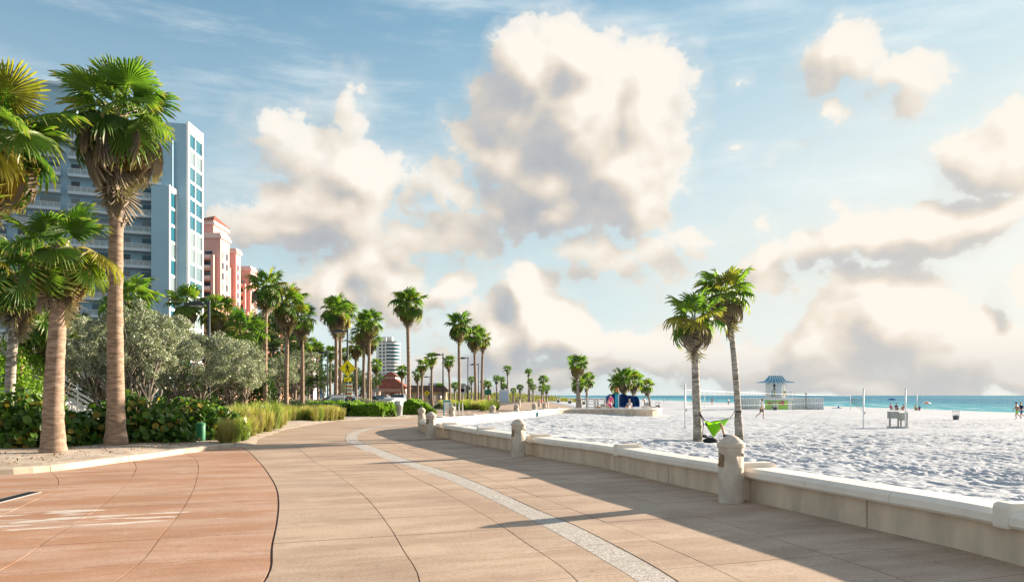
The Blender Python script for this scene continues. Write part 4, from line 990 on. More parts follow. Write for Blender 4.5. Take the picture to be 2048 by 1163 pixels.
for i, (px, py, Y, s, lb) in enumerate(FARP):
    x, y, z = AT(px, py, Y); t = thing('fan_palm', lb, 'palm tree', (x, y, -.1), 0, GP_D)
    ob('trunk', tr_me, t, (0,0,0), (0,0,i), (1,1,z+.1)); c1, c2 = FC[i % 4]
    s *= .55; ob('crown', c1, t, (0,0,z+.1), (0,0,i*1.3), s); ob('dead_skirt', c2, t, (0,0,z+.1), (0,0,i*1.3), s)

# ================================================================== TREES, HEDGES, GRASS
rs = np.random.RandomState(5)
def leaves(cent, size, asp=.5, up=.25, seed=0, var=.35, wind=None):
    """one folded diamond leaf per point"""
    r = np.random.RandomState(seed); n = len(cent)
    d = r.normal(size=(n,3)); d /= np.linalg.norm(d, axis=1)[:,None]
    nr = r.normal(size=(n,3)); nr[:,2] += up*2; nr -= d*(nr*d).sum(1)[:,None]; nr /= np.linalg.norm(nr, axis=1)[:,None]
    sd_ = np.cross(nr, d); L = size*(1 + r.uniform(-var, var, n))[:,None]; Wd = L*asp
    a = cent - d*L*.5; c = cent + d*L*.5; m1 = cent + sd_*Wd*.5 + nr*L*.08; m2 = cent - sd_*Wd*.5 + nr*L*.08
    V = np.stack([a, m1, c, m2], 1).reshape(-1,3); Fa = np.arange(n*4).reshape(n,4)
    return V, Fa
def clump_points(clumps, per, rad, seed, flat=.75):
    r = np.random.RandomState(seed); out = []
    for c in clumps:
        p = r.normal(size=(per,3)); p /= np.linalg.norm(p, axis=1)[:,None]; p *= (r.uniform(.25,1,(per,1))**.5)*rad*r.uniform(.7,1.25); p[:,2] *= flat; out.append(p + np.array(c))
    return np.vstack(out)
def limb(mb, p, q, r0, r1, rnd_, n=5, wob=.12, sides=7):
    p = Vector(p); q = Vector(q); L = (q-p).length; pts = []; rr = []
    for i in range(n+1):
        f = i/n; w_ = wob*L*math.sin(math.pi*f)
        pts.append(p.lerp(q, f) + Vector((rnd_.uniform(-w_,w_), rnd_.uniform(-w_,w_), rnd_.uniform(-w_,w_)*.5))); rr.append(r0 + (r1-r0)*f)
    mb.tube(pts, rr, sides)
def round_tree(name, base, crown_c, crown_r, label, cat, group, mat, seed, nstem=3, nclump=60, per=150, leaf=.09, asp=.5, crad=.34, barkm=None, stemr=.09, hollow=.55):
    """multi-stemmed tree: stems fan out from the foot into an uneven crown of leaf clumps"""
    r = random.Random(seed); t = thing(name, label, cat, base, 0, group)
    cx, cy, cz = [crown_c[i]-base[i] for i in range(3)]; rx, ry, rz_ = crown_r
    tips = []; k = 0
    while len(tips) < nclump and k < 9000:
        k += 1; v = Vector((r.uniform(-1,1), r.uniform(-1,1), r.uniform(-1,1))); l = v.length
        if l > 1 or l < hollow and r.random() < .75: continue
        bump_ = 1 + .22*math.sin(3.1*v.x+seed) * math.cos(2.7*v.y+seed*2)
        tips.append((cx + v.x*rx*bump_, cy + v.y*ry*bump_, cz + v.z*rz_*bump_ + .12*rz_*math.sin(4*v.x+seed)))
    for i in range(nstem):
        a = 2*math.pi*i/nstem + r.uniform(-.5,.5); mb = MB(); mid = (cx*.35 + rx*.28*math.cos(a), cy*.35 + ry*.28*math.sin(a), (cz-rz_)*r.uniform(.55,.75))
        limb(mb, (.10*math.cos(a),.10*math.sin(a),-.1), mid, stemr, stemr*.75, r, 5, .10)
        mine = [tp for j, tp in enumerate(tips) if j % nstem == i][:7]
        for tp in mine: limb(mb, mid, tuple(mid[q]+(tp[q]-mid[q])*.9 for q in range(3)), stemr*.55, stemr*.12, r, 4, .10, 5)
        part('stem', mb, barkm or m_bark, t, smooth=True)
    P = clump_points(tips, per, crad, seed); V, Fa = leaves(P, leaf, asp, .25, seed)
    o = ob('crown', np_mesh('crown', V, Fa, mat), t)
    return t
GS = 'silver leaved trees in the planting bed'
round_tree('silver_tree', G(283,884,.12), AT(250,690,26.6), (1.75,1.5,1.35), 'silver leaved tree with forked stems right behind the tallest foreground palm', 'tree', GS, m_silver, 101, 4, 92, 300, .085, .5, .27)
round_tree('silver_tree', G(350,866,.12), AT(405,722,31.5), (2.1,1.6,1.0), 'silver leaved tree with twisting trunk left of the green marker post', 'tree', GS, m_silver, 102, 4, 92, 290, .085, .5, .29)
round_tree('silver_tree', AT(232,870,29.5)[:2]+(.1,), AT(165,690,30.), (1.2,1.2,1.35), 'silver leaved tree showing between the two foreground palm trunks', 'tree', GS, m_silver, 103, 3, 52, 250, .09, .5, .29)
round_tree('silver_tree', AT(470,830,42.)[:2]+(.05,), AT(478,728,42.), (2.1,1.6,1.35), 'silver leaved tree overlapping the lamp post at right end of the silver trees', 'tree', GS, m_silver, 104, 4, 85, 220, .11, .45, .40)
round_tree('silver_tree', AT(300,830,36.)[:2]+(.05,), AT(318,668,36.), (1.7,1.4,1.1), 'silver leaved tree behind and above the others below the low spiky palm', 'tree', GS, m_silver, 105, 3, 62, 230, .10, .5, .32)
round_tree('silver_tree', AT(590,800,76.)[:2]+(0,), AT(594,732,76.), (2.1,1.6,1.5), 'distant silver tree behind the heavy skirted palm trunk', 'tree', GS, m_silver, 106, 3, 45, 120, .16, .5, .5)
round_tree('silver_tree', AT(548,800,70.)[:2]+(0,), AT(556,742,70.), (1.6,1.4,1.3), 'distant silver tree just right of the second street lamp', 'tree', GS, m_silver, 107, 3, 40, 120, .16, .5, .48)
GT = 'green trees massed behind the hedges'
for i, (px, py, Y, rx, rz_, lb) in enumerate([
  (458,690,66,2.6,2.0,'green tree filling the gap right of the nearest lamp post'),(508,688,72,2.8,2.4,'green tree below the pink terrace, left of the second lamp'),
  (560,690,84,2.8,2.2,'green tree behind the second street lamp'),(628,745,105,2.6,1.6,'low green tree left of the white car'),
  (690,757,120,2.8,1.5,'dark tree low behind the crossing sign post'),(722,765,125,2.4,1.3,'low dark tree left of the pavilion'),(760,768,170,3.,1.6,'dark tree against the pavilion roof'),
  (475,745,74,2.6,2.2,'green tree low behind the silver trees and dark hedge'),(532,745,92,3.0,2.2,'green tree low behind the second street lamp post'),(580,765,110,3.2,1.8,'dark low tree between the palm trunks left of the white car'),(650,720,135,3.2,2.4,'green tree above the white car roof'),
  (486,664,80,2.4,1.9,'green tree with its crown just below the pink terrace arches'),(524,668,92,2.6,2.0,'green tree right of the low feathery palm under the terrace'),(548,655,98,2.4,2.0,'green tree crown just right of the second lamp head'),
  (96,690,40,2.0,1.4,'green tree behind the short foreground palm trunk'),(128,655,44,1.5,1.2,'green tree crown showing beside the stairway')]):
    c_ = AT(px, py, Y); round_tree('green_tree', (c_[0], c_[1], 0), c_, (rx*1.15, rx*.9, rz_*1.15), lb, 'tree', GT, m_tree, 120+i, 3, 50, 110, .2 if Y > 60 else .12, .5, .62 if Y > 60 else .42)

# --- sea grape bushes: round leaves, the biggest in view each a leaf of its own
def disc_leaf(seed):
    r = random.Random(seed); n = 9; vs = [(0,0,0)]; 
    for i in range(n):
        a = 2*math.pi*i/n; rr = .5*(1 + r.uniform(-.06,.06))*(.86 if i == 0 else 1); vs.append((rr*math.cos(a), rr*math.sin(a), .05 + .05*math.cos(2*a)))
    vs += [(-.55,0,.03)]
    return vs, [(0,1+i,1+(i+1)%n) for i in range(n)]
GL = [MB().add(*disc_leaf(i)).mesh('leaf', m_grape) for i in range(4)]
def grape_bush(c, rad, label, seed, nbig, nsmall, size=.20, group='sea grape bushes in the planting bed'):
    r = random.Random(seed); t = thing('sea_grape_bush', label, 'bush', (c[0],c[1],c[2]-.05), 0, group); rx, ry, rz_ = rad
    mb = MB()
    for i in range(9):
        a = r.uniform(0, 6.28); limb(mb, (r.uniform(-.4,.4)*rx, r.uniform(-.4,.4)*ry, -.05), (math.cos(a)*rx*.75, math.sin(a)*ry*.75, rz_*r.uniform(.5,1.)), .025, .008, r, 4, .12, 5)
    part('stems', mb, m_bark, t)
    def surf(fmin):
        while True:
            v = Vector((r.gauss(0,1), r.gauss(0,1), abs(r.gauss(0,.8)))); v.normalize()
            f = r.uniform(fmin, 1.04)*(1 + .10*math.sin(5*v.x+seed)*math.cos(4*v.y))
            return Vector((v.x*rx*f, v.y*ry*f, v.z*rz_*f*.98+.04)), v
    for i in range(nbig):
        while True:
            p, v = surf(.93)
            if v.y < .35: break
        nrm = (v*.7 + Vector((r.gauss(.45,.45), r.gauss(-.05,.45), r.gauss(.45,.4)))).normalized()
        e = nrm.to_track_quat('Z', 'Y').to_euler(); e.rotate_axis('Z', r.uniform(0,6.28))
        ob('leaf', GL[i % 4], t, p, e, size*r.uniform(.65,1.25))
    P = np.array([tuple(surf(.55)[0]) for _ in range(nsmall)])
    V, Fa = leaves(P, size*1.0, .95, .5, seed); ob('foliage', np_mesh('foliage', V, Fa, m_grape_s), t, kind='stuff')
    return t
grape_bush((-14.3,22.4,.1), (2.6,1.5,1.62), 'sea grape bush with big round leaves left of the short foreground palm', 1, 230, 2600, .21)
grape_bush((-11.75,24.4,.12), (1.9,1.2,1.45), 'sea grape bush with big round leaves between the two foreground palm trunks', 2, 200, 1900, .20)
grape_bush((-10.9,27.4,.12), (1.7,1.2,1.35), 'sea grape bush behind the forked stems of the first silver tree', 3, 140, 1500, .19)
grape_bush(G(352,862,.12)[:1] + (33.4,.1), (1.75,1.2,1.45), 'sea grape bush with orange spotted leaves behind the twisting silver tree', 4, 160, 1700, .19)
grape_bush((-17.8,23.5,.1), (1.8,1.5,1.6), 'sea grape bush cut by the left picture edge', 5, 90, 1500, .21)

# --- clipped hedges of small leaves
def hedge(name, pts, wd, h, label, mat, seed, n, leaf=.08, z=0., cat='hedge', group=None, asp=.55, bumps=.12):
    r = np.random.RandomState(seed); Pc = np.array(pts, float); L = curve_len(Pc); t = thing(name, label, cat, (pts[0][0], pts[0][1], z), 0, group)
    s = r.uniform(0, L[-1], n); bx = np.interp(s, L, Pc[:,0]); by = np.interp(s, L, Pc[:,1])
    tx = np.interp(s+.1, L, Pc[:,0]) - np.interp(s-.1, L, Pc[:,0]); ty = np.interp(s+.1, L, Pc[:,1]) - np.interp(s-.1, L, Pc[:,1]); l = np.hypot(tx, ty)+1e-9
    a = r.uniform(-.15, np.pi+.15, n); f = 1 - np.abs(r.normal(0,.10,n)); hb = 1 + bumps*vnoise(s*1.1, s*0+seed, seed) + bumps*.7*vnoise(s*3.1+a*2, a*1.5, seed+1)
    ex = np.sign(np.cos(a))*np.abs(np.cos(a))**.55*wd/2*f*hb; ez = np.abs(np.sin(a))**.55*h*f*hb
    e = np.clip(np.minimum(s, L[-1]-s)/.6, .3, 1)**.5; ex *= e; ez *= e
    P = np.stack([bx + ty/l*ex - Pc[0,0], by - tx/l*ex - Pc[0,1], np.maximum(.02, ez)], 1) + r.normal(0,.03,(n,3))
    V, Fa = leaves(P, leaf, asp, .6, seed); ob('foliage', np_mesh('foliage', V, Fa, mat), t, kind='stuff')
    core = MB(); k = 0
    rr = random.Random(seed); sm = MB()
    for q_ in np.arange(.3, L[-1], .5):
        x, y = np.interp(q_, L, Pc[:,0])-Pc[0,0], np.interp(q_, L, Pc[:,1])-Pc[0,1]
        for _ in range(3): limb(sm, (x,y,-.05), (x+rr.uniform(-.35,.35)*wd, y+rr.uniform(-.35,.35)*wd, h*rr.uniform(.5,.85)), .022, .008, rr, 3, .1, 5)
    part('stems', sm, m_bark, t)
    return t
hedge('clipped_hedge', [(-15.6,62.0),(-13,59.2),(-10.6,57.3),(-8.6,56.2)], 2.6, 1.10, 'bright green hedge in front of the parked white car and crossing sign', m_hedge, 11, 26000, .17, asp=.6, bumps=.22)
hedge('clipped_hedge', [(-8.35,62.3),(-7.2,61.6),(-6.0,61.3)], 2.0, 1.12, 'short bright green hedge right of the steel litter bin', m_hedge, 12, 9000, .17, asp=.6, bumps=.22)
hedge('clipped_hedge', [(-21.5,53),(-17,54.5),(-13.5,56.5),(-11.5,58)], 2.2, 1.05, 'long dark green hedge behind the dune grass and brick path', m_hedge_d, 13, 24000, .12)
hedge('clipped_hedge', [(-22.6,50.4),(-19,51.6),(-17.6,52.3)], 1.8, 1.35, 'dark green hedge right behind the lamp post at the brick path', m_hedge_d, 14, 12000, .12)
hedge('leafy_shrub', [(-25.5,33),(-22,32.6),(-18.6,32.6)], 2.6, 3.0, 'tall bright green shrub at far left behind the sea grapes', m_hedge, 15, 17000, .13, cat='shrub', bumps=.3)
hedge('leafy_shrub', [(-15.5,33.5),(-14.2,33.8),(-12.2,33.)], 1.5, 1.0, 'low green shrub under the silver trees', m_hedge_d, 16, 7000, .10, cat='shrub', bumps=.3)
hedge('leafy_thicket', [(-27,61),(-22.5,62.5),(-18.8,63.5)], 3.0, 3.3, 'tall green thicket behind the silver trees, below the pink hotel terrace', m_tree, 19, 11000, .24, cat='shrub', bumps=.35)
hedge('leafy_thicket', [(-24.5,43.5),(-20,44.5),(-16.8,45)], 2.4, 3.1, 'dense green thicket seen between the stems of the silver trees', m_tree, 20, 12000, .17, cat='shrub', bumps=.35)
hedge('clipped_hedge', [(-25,75),(-17,77),(-12,79)], 2.4, 1.15, 'pale silver hedge far behind the second street lamp', m_silver, 17, 9000, .16)
hedge('clipped_hedge', [(-3.9,92),(-9,93)], 1.6, .75, 'small dark hedge by the road left of the small yellow sign', m_hedge_d, 18, 4000, .14)

# --- ornamental and dune grass: each clump one plant
def grass_mesh(n, h, spread, seed, mat):
    r = np.random.RandomState(seed); V = []; Fs = []; T = []
    for i in range(n):
        a = r.uniform(0, 6.28); rr = spread*.35*r.rand()**.5; x0, y0 = rr*math.cos(a), rr*math.sin(a); out = r.uniform(.15,1.)*spread*.6; hh = h*r.uniform(.30,1.12); w_ = r.uniform(.007,.013)
        a2 = a + r.uniform(-.6,.6); dx, dy = math.cos(a2), math.sin(a2); o = len(V)
        for k, f in enumerate((0,.4,.75)):
            x = x0 + dx*out*f**1.8; y = y0 + dy*out*f**1.8; z = hh*(f - .12*f*f*(out/spread)*1.5); ww = w_*(1-.45*f)
            V += [(x-dy*ww, y+dx*ww, z), (x+dy*ww, y-dx*ww, z)]; T += [f,f]
        V += [(x0+dx*out*1.05, y0+dy*out*1.05, hh*(.92-.18*out/spread))]; T += [1.]
        Fs += [(o,o+1,o+3),(o,o+3,o+2),(o+2,o+3,o+5),(o+2,o+5,o+4),(o+4,o+5,o+6)]
    return np_mesh('blades', np.array(V), np.array(Fs), mat, False, {'t': np.array(T)})
GR = [grass_mesh(420, 1.12, .66, i, m_grass_g if i % 2 else m_grass) for i in range(4)]
GR_b = [grass_mesh(240, .6, .5, 10+i, m_grass) for i in range(2)]
def clump(x, y, z, s, i, label, g_, lib=None, wide=1.):
    o = ob('grass_clump', (lib or GR)[i % len(lib or GR)], None, (x,y,z), (0,0,i*1.7), (s*wide,s*wide,s)); o['label'] = label; o['category'] = 'grass'; o['group'] = g_; return o
rg_ = random.Random(77)
ORD = 'first second third fourth fifth sixth seventh eighth ninth tenth eleventh twelfth thirteenth fourteenth fifteenth sixteenth seventeenth eighteenth nineteenth twentieth twenty-first twenty-second twenty-third twenty-fourth twenty-fifth twenty-sixth twenty-seventh twenty-eighth twenty-ninth thirtieth'.split()
NEAR = []; TALL = []; ROW = []; TW = []
n_ = 0
for (px, py, Y, s) in [(452,884,25.6,.85),(468,889,26.0,.95),(440,872,27.4,.8),(486,880,27.2,.8),(428,866,29.4,.8),(472,868,29.8,.95),(500,872,30.,.9)]:
    x, y, _ = AT(px, py, Y); NEAR.append((px, clump(x, y, .08, s*.9*rg_.uniform(.75,1.1), n_, 'ochre grass clump at the near tip of the planting bed beside the promenade', 'grass clumps at the near tip of the bed', wide=1.15))); n_ += 1
for (px, Y, s) in [(470,31,1.05),(486,32,1.15),(500,33,1.2),(512,31.5,1.1),(522,34,1.2),(534,33,1.05),(545,35.5,1.15),(556,36,.95),(478,35,1.1),(458,34,1.),(440,33,.95),(426,35,.9),(505,37,1.15),(530,38.5,1.1),(552,39.5,1.05),(565,40.5,.9),(448,38,.95),(466,40,1.0),(490,40,1.),(515,42,.95)]:
    x, y, _ = AT(px, 0, Y); TALL.append((px, clump(x, y, .10, s*rg_.uniform(.85,1.1), n_, 'tall yellow green dune grass clump between lamp post and promenade edge', 'tall dune grass clumps in the bed'))); n_ += 1
for k in range(22):
    f = k/21; px = 572 + 108*f + rg_.uniform(-3,3); Y = 46 + 5.2*f + rg_.uniform(-1.2,1.6); x, y, _ = AT(px, 0, Y)
    ROW.append((px, clump(x, y, .06, rg_.uniform(.75,1.0), n_, 'ochre grass clump in the row before the bright hedge', 'grass clumps before the bright hedge'))); n_ += 1
for k in range(30):
    px = rg_.uniform(884, 990); Y = 78 + (990-px)/106*6 + rg_.uniform(0,17); x, y, _ = AT(px, 0, Y)
    TW.append((px, clump(x, y, .05, rg_.uniform(.85,1.15), n_, 'grass clump in the bed under the twin palms', 'grass clumps under the twin palms', wide=1.6))); n_ += 1
for (px, py, Y, s) in [(345,872,29.5,.6),(320,878,28,.5),(365,868,31,.55),(385,858,33,.6)]:
    x, y, _ = AT(px, py, Y); clump(x, y, .14, s, n_, 'small dry grass tuft %s' % {345:'left of the twisting silver tree foot',320:'by the forked stems, nearest the kerb',365:'right of the twisting silver tree foot',385:'just left of the green marker post'}[px], 'dry tufts under the silver trees', GR_b); n_ += 1
for lst, txt in ((NEAR,'ochre grass clump at the near tip of the bed, %s from its left'),(TALL,'tall yellow green grass clump between lamp post and promenade, %s from the left'),(ROW,'ochre grass clump in the row before the bright hedge, %s from the left'),(TW,'grass clump in the bed under the twin palms, %s from the left')):
    for i, (_, o) in enumerate(sorted(lst, key=lambda q_: q_[0])): o['label'] = txt % ORD[i]
struct('grass_bed', MB().prism([(-10.5,84),(-7.6,76),(-4.2,76),(-2.0,82),(-1.6,100),(-3,104),(-9,100)], -.02, .03), m_litter)
# lawn grass
P = np.stack([rs.uniform(-27,-15.4,9000), rs.uniform(36.5,43,9000)], 1); keep = (P[:,1] < 41.2 + (-16.5-P[:,0])*.2) & ((P[:,0] < -16.4) | (P[:,1] > 37.6)); P = P[keep]; n = len(P)
a_ = rs.uniform(0,6.28,n); hh = rs.uniform(.03,.07,n); V = np.zeros((n,3,3)); 
V[:,0,:2] = P + np.stack([np.cos(a_),np.sin(a_)],1)*.02; V[:,1,:2] = P - np.stack([np.cos(a_),np.sin(a_)],1)*.02; V[:,2,:2] = P + rs.normal(0,.02,(n,2)); V[:,:2,2] = .04; V[:,2,2] = .045+hh
o = ob('grass', np_mesh('grass', V.reshape(-1,3), np.arange(n*3).reshape(n,3), m_lawn_b)); o['kind'] = 'stuff'
# fallen leaves and twigs on the bed
n = 1300; P = np.stack([rs.uniform(-15,-8.2,n), rs.uniform(16,33,n), np.zeros(n)], 1)
kx = np.interp(P[:,1], KB[20:,1], KB[20:,0]); kx = np.where(P[:,1] > 24.5, -8.9-(P[:,1]-24.5)*.12, kx); P = P[P[:,0] < kx - .35]; P[:,2] = .085 + .12*np.clip((kx[:len(P)]*0+1.2),0,1) 
V, Fa = leaves(P, .085, .4, 1.5, 9, .6); o = ob('leaf_litter', np_mesh('leaf_litter', V, Fa, m_frond_litter := leafmat('litter_leaf', (.13,.075,.04), (.24,.15,.08), (.3,.1,.05), .1, .8))); o['kind'] = 'stuff'

# --- dunes with sea oats at the far end of the promenade
xs = np.linspace(-26,26,105); ys = np.linspace(205,250,60); X, Y = np.meshgrid(xs, ys)
Z = -.6 + np.clip(1-np.abs(X)/26,0,1)**.6*np.clip(1-np.abs(Y-227)/23,0,1)**.7*3.4*(1+.35*vnoise(X*.12,Y*.12,9)) + .25*vnoise(X*.5,Y*.5,8)
idx = np.arange(X.size).reshape(X.shape); q_ = np.stack([idx[:-1,:-1], idx[:-1,1:], idx[1:,1:], idx[1:,:-1]], -1).reshape(-1,4)
DX, DY = -6.5, 0
dv = np.stack([X+DX, Y, Z], -1).reshape(-1,3)
m_dune = M('dune_cover', (.20,.20,.06), .4, .35, .95, .5, 4, col2=(.34,.30,.13)); struct('dune', np_mesh('dune', dv, q_, m_dune, True))
k = rs.randint(0, len(dv), 11000); P = dv[k] + np.stack([rs.normal(0,.3,11000), rs.normal(0,.3,11000), rs.uniform(.0,.5,11000)], 1); P = P[P[:,2] > .0]
V, Fa = leaves(P, .6, .3, .1, 12); o = ob('dune_shrubs', np_mesh('dune_shrubs', V, Fa, leafmat('dune_leaf', (.10,.13,.03), (.26,.25,.07), (.34,.28,.10), .3, .6, p3=.2))); o['kind'] = 'stuff'
# --- jetty of boulders
jt = thing('rock_jetty', 'low dark line of boulders running into the sea behind the beach palms', 'jetty', (40,450,-1.2)); rj = random.Random(4)
rkm = []
for i in range(4):
    bm = bmesh.new(); bmesh.ops.create_icosphere(bm, subdivisions=1, radius=1)
    for v in bm.verts: v.co *= rj.uniform(.75,1.2)
    me = bpy.data.meshes.new('boulder'); bm.to_mesh(me); bm.free(); me.materials.append(m_rock if i else (m_rock := M('jetty_rock', (.16,.17,.18), .3, .8, .9))); rkm.append(me)
for i in range(70): ob('boulder', rkm[i % 4], jt, (-18+i*.52+rj.uniform(-.3,.3), rj.uniform(-2,2), rj.uniform(0,.5)), (rj.random()*6,rj.random()*6,0), rj.uniform(.7,1.2))

# ================================================================== STREET FURNITURE
# --- lamps: tapered pole, side arm, shoebox head
def lamp(px, top, Y, label, side=-1, hl=1.0, base=0., cell=True):
    x, y, z = AT(px, top, Y); t = thing('street_lamp', label, 'street lamp', (x,y,base), 0, 'shoebox street lamps'); h = z-base
    part('base', MB().lathe([(.16,0),(.16,.05),(.12,.08),(.11,.22)], 12), m_pole, t)
    part('pole', MB().tube([(0,0,0),(0,0,h*.5),(0,0,h)], [.095,.085,.07], 12), m_pole, t, smooth=True)
    part('arm', MB().box((side*.14,0,h-.12),(.34,.08,.10)).lathe([(.085,h-.02),(.085,h+.06),(.03,h+.08)], 10), m_pole, t)
    hd = MB(); s = side
    pr = [(.28,-.20),(.34,-.02),(.28+hl*.45,.03),(.28+hl*.85,-.06),(.28+hl,-.14),(.28+hl,-.22),(.28+hl*.55,-.24)]
    for yy in (-.2,.2): hd.v += [(s*a, yy*(1 if 0 < i < 5 else .85), h+b_) for i, (a,b_) in enumerate(pr)]
    n = len(pr); hd.f = [tuple(range(n)), tuple(range(2*n-1,n-1,-1))] + [(i,(i+1)%n,n+(i+1)%n,n+i) for i in range(n)]
    ho = part('lamp_head', hd, m_pole, t)
    part('lens', MB().box((s*(.28+hl*.5),0,h-.235),(hl*.6,.26,.02)), m_pvc, ho)
    return t, h
lamp(418, 603, 45, 'nearest street lamp, its dark pole rising out of the silver trees', -1, .95)
l2, h2 = lamp(548, 689, 82, 'street lamp with sign backs on its pole beside the dark hedge', -1, 1.0)
part('sign_back', MB().box((.0,-.14,h2-4.0),(.95,.03,.95), ry=R_(45)), M('sign_back_tan', (.42,.36,.22), .1, 3, .7), l2)
part('notice_plate', MB().box((.25,-.16,h2-5.1),(.75,.03,.42)).box((-.35,-.16,h2-5.1),(.3,.03,.42)), m_pole, l2)
lamp(695, 659, 66, 'street lamp rising behind the yellow crossing sign', -1, 1.0)
lamp(655, 703, 100, 'dark lamp pole among palms left of the crossing sign', -1, 1.3)
lamp(886, 707, 105, 'left one of the two lamps with pale heads on the promenade', -1, 1.2)
lamp(936, 714, 114, 'right one of the two lamps with pale heads, near the twin palms', -1, 1.2)
lamp(957, 727, 135, 'third promenade lamp half hidden between the twin palm trunks', -1, 1.2)
lamp(860, 752, 160, 'thin distant lamp pole right of the small palms by the brown roof', -1, 1.0)
lamp(766, 757, 170, 'small distant lamp before the pavilion roof', -1, 1.0)
lamp(811, 754, 172, 'small distant lamp close left of the tall single palm trunk', -1, 1.0)
# --- yellow pedestrian crossing signs
def arc_poly(c, r, a0, a1, n): return [(c[0]+r*math.cos(R_(a0+(a1-a0)*i/n)), c[1]+r*math.sin(R_(a0+(a1-a0)*i/n))) for i in range(n+1)]
def diamond(s, rr=.08):
    pts = []
    for k in range(4):
        a = 90*k; d = s/math.sqrt(2) - rr*math.sqrt(2) + .0
        c_ = ((s*.7071-rr*1.414)*math.cos(R_(a)), (s*.7071-rr*1.414)*math.sin(R_(a))); pts += arc_poly(c_, rr, a-45, a+45, 4)
    return pts
def flat(mb, poly, y0, y1, flip=1):
    n = len(poly); mb.add([(p[0]*flip,y0,p[1]) for p in poly] + [(p[0]*flip,y1,p[1]) for p in poly], [tuple(range(n)), tuple(range(2*n-1,n-1,-1))] + [(i,(i+1)%n,n+(i+1)%n,n+i) for i in range(n)]); return mb
def ribbon(mb, pts, w, y0, y1):
    for (a, b_) in zip(pts[:-1], pts[1:]):
        d = Vector((b_[0]-a[0], b_[1]-a[1])).normalized(); nx, nz = -d.y*w/2, d.x*w/2; a2 = (a[0]-d.x*w*.3, a[1]-d.y*w*.3); b2 = (b_[0]+d.x*w*.3, b_[1]+d.y*w*.3)
        flat(mb, [(a2[0]+nx,a2[1]+nz),(a2[0]-nx,a2[1]-nz),(b2[0]-nx,b2[1]-nz),(b2[0]+nx,b2[1]+nz)], y0, y1)
    return mb
def walker(mb, S, y):   # walking figure, S = sign side
    k = S
    flat(mb, arc_poly((-.02*k,.315*k), .065*k, 0, 360, 14)[:-1], y-.003, y)
    flat(mb, [(-.085*k,.22*k),(.03*k,.235*k),(.065*k,.17*k),(.055*k,-.02*k),(-.06*k,-.02*k)], y-.006, y)
    for i, (pts, w_) in enumerate([([(-.07*k,.21*k),(-.15*k,.11*k),(-.145*k,.01*k)], .045*k), ([(.04*k,.20*k),(.11*k,.10*k),(.185*k,.055*k)], .045*k),
                   ([(-.03*k,-.02*k),(-.055*k,-.17*k),(-.14*k,-.32*k)], .065*k), ([(.03*k,-.02*k),(.095*k,-.16*k),(.13*k,-.33*k),(.18*k,-.33*k)], .06*k)]): ribbon(mb, pts, w_, y-.009-.003*i, y)
    return mb
def crossing(pos, S, zc, label, arrow=True, rz=0., walk=True):
    t = thing('crossing_sign', label, 'road sign', pos, rz, 'yellow crossing signs')
    part('post', MB().tube([(0,.06,0),(0,.06,zc+S*.6)], [.04,.04], 8), m_pole, t)
    b_ = part('sign_board', flat(MB(), [(p[0],p[1]+zc) for p in diamond(S)], -.012, .012), m_yellow, t)
    br_ = MB(); o1 = [(p[0],p[1]+zc) for p in diamond(S*.95, .07)]; o2 = [(p[0],p[1]+zc) for p in diamond(S*.91, .065)]; n = len(o1)
    br_.add([(p[0],-.0145,p[1]) for p in o1] + [(p[0],-.0145,p[1]) for p in o2], [(i,(i+1)%n,n+(i+1)%n,n+i) for i in range(n)])
    part('border', br_, m_signblack, b_)
    if walk:
        wm = walker(MB(), S*.98, -.0145); wm.v = [(x,y,z+zc) for x,y,z in wm.v]; part('walking_figure', wm, m_signblack, b_)
    else: part('walking_figure', MB().add([(p[0]*.22*S,-.015,p[1]*.22*S+zc) for p in arc_poly((0,0),1,0,360,10)[:-1]], [tuple(range(10))]), m_signblack, b_)
    if arrow:
        w_, h_ = S*.57, S*.34; z2 = zc - S*.7071 - h_*.62
        p_ = part('arrow_plate', flat(MB(), [(-w_/2,z2-h_/2),(w_/2,z2-h_/2),(w_/2,z2+h_/2),(-w_/2,z2+h_/2)], -.012, .012), m_yellow, t)
        k = S; am = MB(); ribbon(am, [(.15*k,z2+.085*k),(-.06*k,z2-.045*k)], .06*k, -.017, -.012)
        flat(am, [(-.17*k,z2-.115*k),(-.03*k,z2-.125*k),(-.135*k,z2+.035*k)], -.020, -.012); part('arrow', am, m_signblack, p_)
    return t
x, y, z = AT(695, 736, 60.5); crossing((x,y,0), .92, z, 'yellow diamond sign with black walking figure and arrow plate below')
x, y, z = AT(854, 785.5, 118.); crossing((x,y,0), .62, z, 'small distant yellow diamond sign in front of the brown roofed building', False, 0., True)
# --- directional sign of stacked coloured boards
x, y, z = AT(699, 784, 60.); t = thing('board_sign', 'stack of small white, orange and brown boards on a post under the crossing sign', 'sign', (x,y,0))
part('post', MB().box((0,.08,1.05),(.15,.1,2.2)), M('brown_post', (.13,.075,.045), .2, 4, .85), t)
cols = [m_white, m_orange, m_white, M('tan_board',(.45,.30,.16),.15,4,.7), m_white, m_orange, m_white, M('brown_board',(.22,.12,.07),.2,4,.8)]
for i in range(8): part('board', MB().box(((-.02,.015,-.01)[i%3], 0, 2.42-i*.14),(.42,.035,.115), ry=(.03,-.05,.02,-.02)[i%4]), cols[i], t, label=['white board','orange board','white board','tan board','white board','orange board','white board','brown board'][i])
t = thing('notice_board', 'back of a tan notice board left of the stacked boards', 'sign', AT(688,778,61.)[:2]+(0,)); zz = AT(0,775,61.)[2]
part('post', MB().box((0,.04,zz/2),(.06,.05,zz)), m_steel, t); part('board', MB().box((-.05,0,zz),(.3,.03,.8)), M('olive_board', (.30,.29,.16), .1, 3, .7), t)
